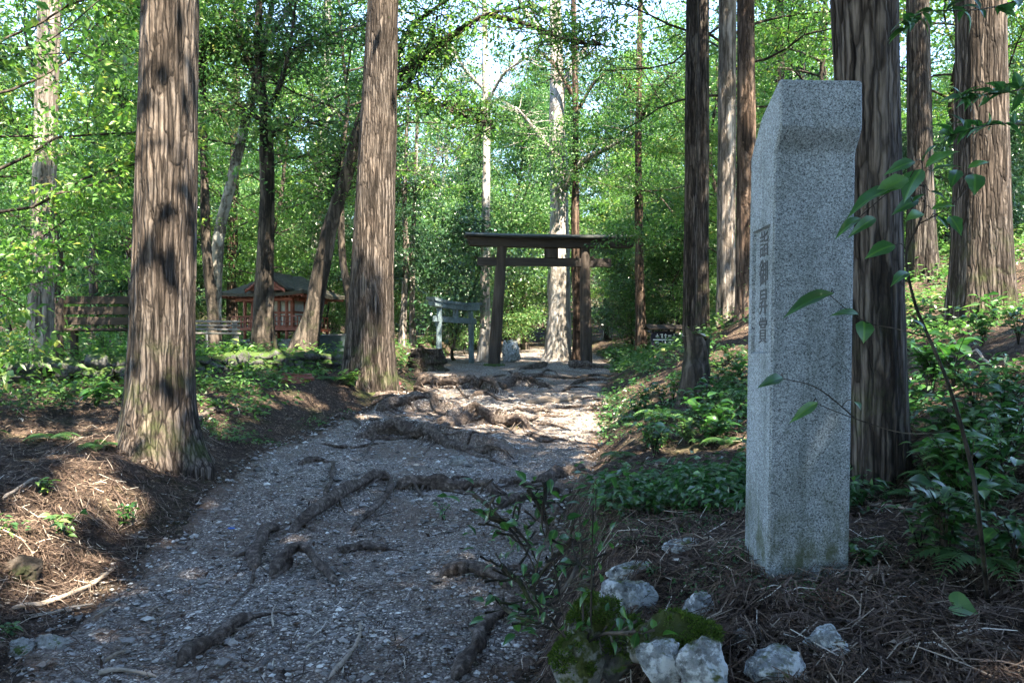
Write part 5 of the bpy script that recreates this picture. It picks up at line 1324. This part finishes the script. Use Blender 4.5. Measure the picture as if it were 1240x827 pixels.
for q in (('small dark leaved sprig at the right edge of the gravel', 536, 632, 5, .16, .05, 22), ('pale green herb in the middle of the left bank', 80, 655, 7, .16, .075, 23, 'leaf_mid'),
          ('blue green herb with tall stalks on the left bank near the gravel', 150, 640, 7, .17, .06, 24), ('bright green seedling on the left bank near the left edge', 55, 600, 4, .14, .07, 25, 'leaf_bright'),
          ('broad leaved plant left of the foot of the thick pale cedar', 118, 495, 6, .30, .16, 26), ('leafy seedling at the bottom left corner', 12, 775, 5, .1, .05, 27),
          ('lone plant with a few round leaves right of the pale cedar foot', 232, 500, 6, .2, .07, 28, 'leaf_mid'), ('low plant at the right of the pillar foot', 1050, 690, 7, .10, .06, 29),
          ('broad leaved plant on the slope right of the dark cedar', 1150, 560, 8, .24, .11, 30), ('broad leaved plant on the slope at the far right', 1215, 520, 8, .28, .11, 31), ('glossy plant behind the granite pillar, left of it', 895, 510, 9, .35, .10, 32),
          ('glossy plant right of the broken stump foot', 868, 500, 9, .4, .12, 33), ('bright plant in front of the broken stump', 815, 485, 8, .35, .11, 34, 'leaf_bright'), ('glossy plant on the right bank above the path edge', 770, 505, 8, .3, .09, 35),
          ('yellow green plant at the left foot of the straight cedar', 425, 470, 9, .3, .14, 36, 'leaf_bright'), ('leafy plant along the terrace wall top', 285, 440, 9, .35, .13, 37, 'leaf_bright'), ('leafy plant below the plank bench', 125, 430, 9, .45, .13, 38, 'leaf_bright'),
          ('weedy plant at the left edge on the wall', 30, 440, 9, .45, .12, 39, 'leaf_mid'), ('weedy plant on the left bank below the wall', 75, 500, 8, .3, .1, 40, 'leaf_mid'), ('leafy plant growing round the pale topped stump', 512, 446, 12, .5, .16, 41, 'leaf_mid'),
          ('green tuft beside the right post of the wooden torii', 745, 442, 10, .5, .18, 42, 'leaf_mid'), ('leafy tuft at the right edge of the lower bank', 1228, 690, 8, .2, .08, 43), ('sprig at the bottom of the bank face below the bush', 735, 795, 4, .08, .05, 44),
          ('small sprouting herb left of the white slabs', 790, 705, 5, .06, .03, 45), ('ragged herb behind the white slabs', 862, 600, 6, .12, .05, 46)): herb(*q)

# bush at the bank corner
bx_ = np.array([(712 - CX) / F * 2.42, 2.42, 0]); bx_[2] = float(h(bx_[0], bx_[1])) - .03
t = empty('shrub', bx_, label='leafy dark bush with thin stems at the corner of the bank beside the stones', cat='shrub')
trb, brb, lfb, Cb, rb_ = broadleaf(301, 0.86, .008, .36, .30, 10, .045, 0, flat=.6, sig=.05, wander=.12)
for k in range(5):
    d_ = rb_.normal(size=2) * .12; tube(brb, spline(np.array([[0, 0, -.02], [d_[0] * .5, d_[1] * .5, .3], [d_[0] * 1.3, d_[1] * 1.3, .8]]), 10), np.linspace(.006, .002, 10), 5); Cb = np.concatenate([Cb, np.column_stack([d_[0] * 1.2 + rb_.normal(size=12) * .05, d_[1] * 1.2 + rb_.normal(size=12) * .05, rb_.uniform(.45, .95, 12)])])
for q_ in rb_.integers(0, len(Cb), 190):
    p_ = Cb[q_] + rb_.normal(size=3) * .035; d_ = nrm(p_ * [1, 1, .1] + rb_.normal(size=3) * .25); big_leaf(lfb, p_, p_ + d_ * rb_.uniform(.025, .055), rb_.normal(size=3) * .4 + [0, 0, 1], .5, np.clip(rb_.normal(.45, .22), 0, 1))
trb.build('stem', M_['bark_dark'], t); brb.build('branches', M_['bark_dark'], t); lfb.build('foliage', M_['leaf_near'], t)

# more glossy plants over the right slope: three kinds copied
kinds = [herb('glossy broad leaved plant among many on the right slope', *q) for q in ((900, 470, 9, .34, .11, 61), (1130, 470, 10, .3, .1, 62), (830, 540, 9, .26, .09, 63, 'leaf_mid'))]
for o in kinds: o['group'] = 'glossy plants on the right slope'
rk = np.random.default_rng(64)
for k in range(58):
    px_, py_ = (rk.uniform(1080, 1245), rk.uniform(540, 690)) if k > 43 else (rk.uniform(745, 905), rk.uniform(430, 570)) if k % 2 else (rk.uniform(1085, 1240), rk.uniform(385, 690))
    dup(kinds[k % 3], G(px_, py_), rk.uniform(0, 6.28), rk.uniform(.6, 1.1))

# heart leaf at lower right
c = G(1168, 760); t = empty('leafy_plant', c, label='single large heart shaped green leaf on a short stalk at the lower right', cat='plant')
st, lf = MB(), MB(); tp = P(1165, 735, c[1]) - c
tube(st, spline(np.array([[0, 0, -.02], tp * [.6, .6, .7], tp]), 6), .002, 5); st.build('stem', M_['bark_dark'], t)
th_ = np.linspace(0, 2 * PI, 28, endpoint=False); hx = 16 * np.sin(th_) ** 3 / 17; hy = (13 * np.cos(th_) - 5 * np.cos(2 * th_) - 2 * np.cos(3 * th_) - np.cos(4 * th_)) / 17
ax = nrm(np.array([.9, -.35, -.22])); sx_ = nrm(np.cross(ax, [0, -.7, 1.0])); nx = np.cross(sx_, ax); nx = nx if nx[2] > 0 else -nx
hv = [tp + (-ax * q * .055 + sx_ * p * .052 + nx * (abs(p) * .014 - .012 * q * q)) for p, q in zip(hx, hy)] + [tp + ax * 0 - ax * .012]
lf.add(hv, [[k, (k + 1) % 28, 28] for k in range(28)], np.clip(.55 + .1 * np.cos(np.arange(28)), 0, 1)); lf.build('foliage', M_['leaf_mid'], t)

# sapling leaning in from the right with long glossy leaves
dS = 2.35
line = [(1196, 735, 2.3), (1187, 640, 2.32), (1175, 560, 2.34), (1150, 470, dS), (1125, 409, dS), (1108, 368, dS), (1097, 310, dS), (1112, 272, dS), (1120, 245, dS), (1116, 190, dS)]
P0 = np.array([P(*q) for q in line]); g = G(1198, 738); P0[0] = g + [0, 0, -.03]; b = P0[0].copy()
t = empty('sapling', b, label='slender sapling with long glossy leaves leaning in front of the dark cedar at the right', cat='sapling')
st, lf = MB(), MB(); SP = list(spline(P0, 80) - b); tube(st, spline(P0, 50) - b, np.linspace(.0075, .002, 50), 7, wob=.1, seed=4)
def twig(q, w=.0022): SP.extend(spline(np.array([P(*k) for k in q]), 24) - b); tube(st, spline(np.array([P(*k) for k in q]), 12) - b, np.linspace(w, w * .5, 12), 5)
twig([(1125, 409, dS), (1085, 398, dS - .03), (1046, 389, dS - .06), (1005, 358, dS - .1)]); twig([(1112, 272, dS), (1150, 250, dS), (1185, 215, dS + .05)])
twig([(1120, 225, dS), (1085, 228, dS - .05), (1040, 264, dS - .1)]); twig([(1165, 520, dS), (1100, 525, dS - .03), (1036, 507, dS - .06), (985, 487, dS - .1)]); twig([(1036, 507, dS - .06), (990, 470, dS - .1), (945, 458, dS - .14)])
LV = [((1118, 195), (1130, 174), .5), ((1121, 203), (1160, 178), .4), ((1128, 208), (1165, 197), .3), ((1108, 196), (1072, 208), .38), ((1116, 205), (1092, 242), .62), ((1100, 216), (1056, 236), .4), ((1086, 227), (1023, 255), .34), ((1112, 242), (1082, 256), .4),
      ((1042, 264), (1012, 284), .3), ((1060, 264), (1030, 283), .3), ((1117, 258), (1098, 264), .5), ((1084, 297), (1048, 309), .55), ((1172, 204), (1200, 193), .35), ((1180, 211), (1181, 233), .7), ((1160, 206), (1152, 224), .5), ((1126, 232), (1148, 240), .4), ((1128, 254), (1158, 246), .4), ((1105, 245), (1120, 233), .5),
      ((1010, 355), (948, 377), .26), ((1040, 381), (1008, 378), .2), ((1046, 388), (1047, 414), .75), ((948, 457), (920, 466), .35), ((990, 487), (957, 510), .3), ((1034, 486), (1044, 494), .5), ((1150, 262), (1165, 282), .5), ((1135, 262), (1150, 276), .4), ((1100, 330), (1080, 342), .4), ((1120, 400), (1105, 384), .4)]
rl = np.random.default_rng(8)
for (p0, p1, wr) in LV:
    dd = dS - .06 - max(0, (1050 - p0[0]) * .0012) + rl.normal() * .02
    pa = P(*p0, dd); pbt = P(*p1, dd - rl.uniform(.0, .06))
    sp_ = np.array(SP); kx = np.argmin(np.linalg.norm(sp_ - (pa - b), axis=1)); mdl = (sp_[kx] + pa - b) / 2 + [0, 0, .012]
    tube(st, spline(np.array([sp_[kx], mdl, pa - b]), 7), np.linspace(.0016, .0011, 7), 5)
    big_leaf(lf, pa - b, pbt - b, np.array([rl.normal() * .3, -.75 + rl.normal() * .25, .8]), max(wr, .29), np.clip(rl.normal(.5, .22), 0, 1), .12)
st.build('trunk', M_['bark_dark'], t); lf.build('foliage', M_['leaf_near'], t)
# leafy twigs from a sapling outside the top right corner
g = np.array([3.05, 3.3, 0]); g[2] = float(h(g[0], g[1])); t = empty('sapling', g, label='taller sapling at the right edge with twigs reaching across the broad cedar', cat='sapling'); b = g
st, lf = MB(), MB(); tube(st, spline(np.array([[0, 0, -.1], [.02, 0, .9], [-.03, .02, 1.7], [.05, 0, 2.6]]), 16), np.linspace(.014, .004, 16), 7)
for q in ([(1290, 90, 3.2), (1230, 110, 3.1), (1190, 115, 3.05), (1162, 120, 3.0)], [(1290, 160, 3.2), (1225, 150, 3.1), (1180, 155, 3.0), (1150, 165, 2.95)], [(1290, -20, 3.2), (1200, 10, 3.1), (1120, 15, 3.0), (1098, 35, 3.0)]):
    pt = spline(np.array([P(*k) for k in q]), 14) - b; tube(st, pt, np.linspace(.004, .0015, 14), 5)
    for k in range(3, 14):
        for _ in range(3):
            d = rl.normal(size=3) * [1, .7, .6]; d = nrm(d); big_leaf(lf, pt[k], pt[k] + d * rl.uniform(.05, .10), rl.normal(size=3) * .4 + [0, -.3, 1], .4, np.clip(rl.normal(.45, .2), 0, 1))
st.build('trunk', M_['bark_dark'], t); lf.build('foliage', M_['leaf_near'], t)

# ------------------------------------------------------------------ sky, sun, camera
w = bpy.data.worlds.new('World'); sc.world = w; w.use_nodes = True; nt = w.node_tree
bg = nt.nodes['Background']; sk = nt.nodes.new('ShaderNodeTexSky'); sk.sky_type = 'NISHITA'; sk.sun_disc = False; sk.dust_density = 0; sk.air_density = .7; sk.ozone_density = 1.6
sk.sun_elevation = SUN_EL; sk.sun_rotation = math.atan2(SUN[0], SUN[1])
nt.links.new(sk.outputs[0], bg.inputs[0]); bg.inputs[1].default_value = .15
sl = bpy.data.lights.new('sun', 'SUN'); sl.energy = 4.0; sl.angle = math.radians(.55); sl.color = (1, .93, .82)
so = bpy.data.objects.new('sun', sl); COL.objects.link(so); so.rotation_euler = Vector(SUN).to_track_quat('Z', 'Y').to_euler()
cam = bpy.data.cameras.new('camera'); co = bpy.data.objects.new('camera', cam); COL.objects.link(co)
co.location = (0, 0, EYE); co.rotation_euler = (PI / 2, 0, 0); cam.lens = 36 * F / 1240; cam.sensor_width = 36; cam.shift_y = (HY - 413.5) / 1240; cam.clip_end = 1500; cam.clip_start = .05
sc.camera = co
sc.view_settings.view_transform = 'Standard'; sc.view_settings.look = 'None'; sc.view_settings.exposure = 3.4; sc.view_settings.use_white_balance = True; sc.view_settings.white_balance_temperature = 7250; sc.view_settings.white_balance_tint = 8; sc.view_settings.gamma = 1
sc.render.engine = 'CYCLES'
cy = sc.cycles
cy.max_bounces = 7; cy.diffuse_bounces = 4; cy.glossy_bounces = 2; cy.transmission_bounces = 4; cy.transparent_max_bounces = 4
cy.use_denoising = True; cy.sample_clamp_indirect = 8; cy.use_adaptive_sampling = True; cy.adaptive_threshold = .02
try: cy.denoising_prefilter = 'ACCURATE'
except Exception: pass
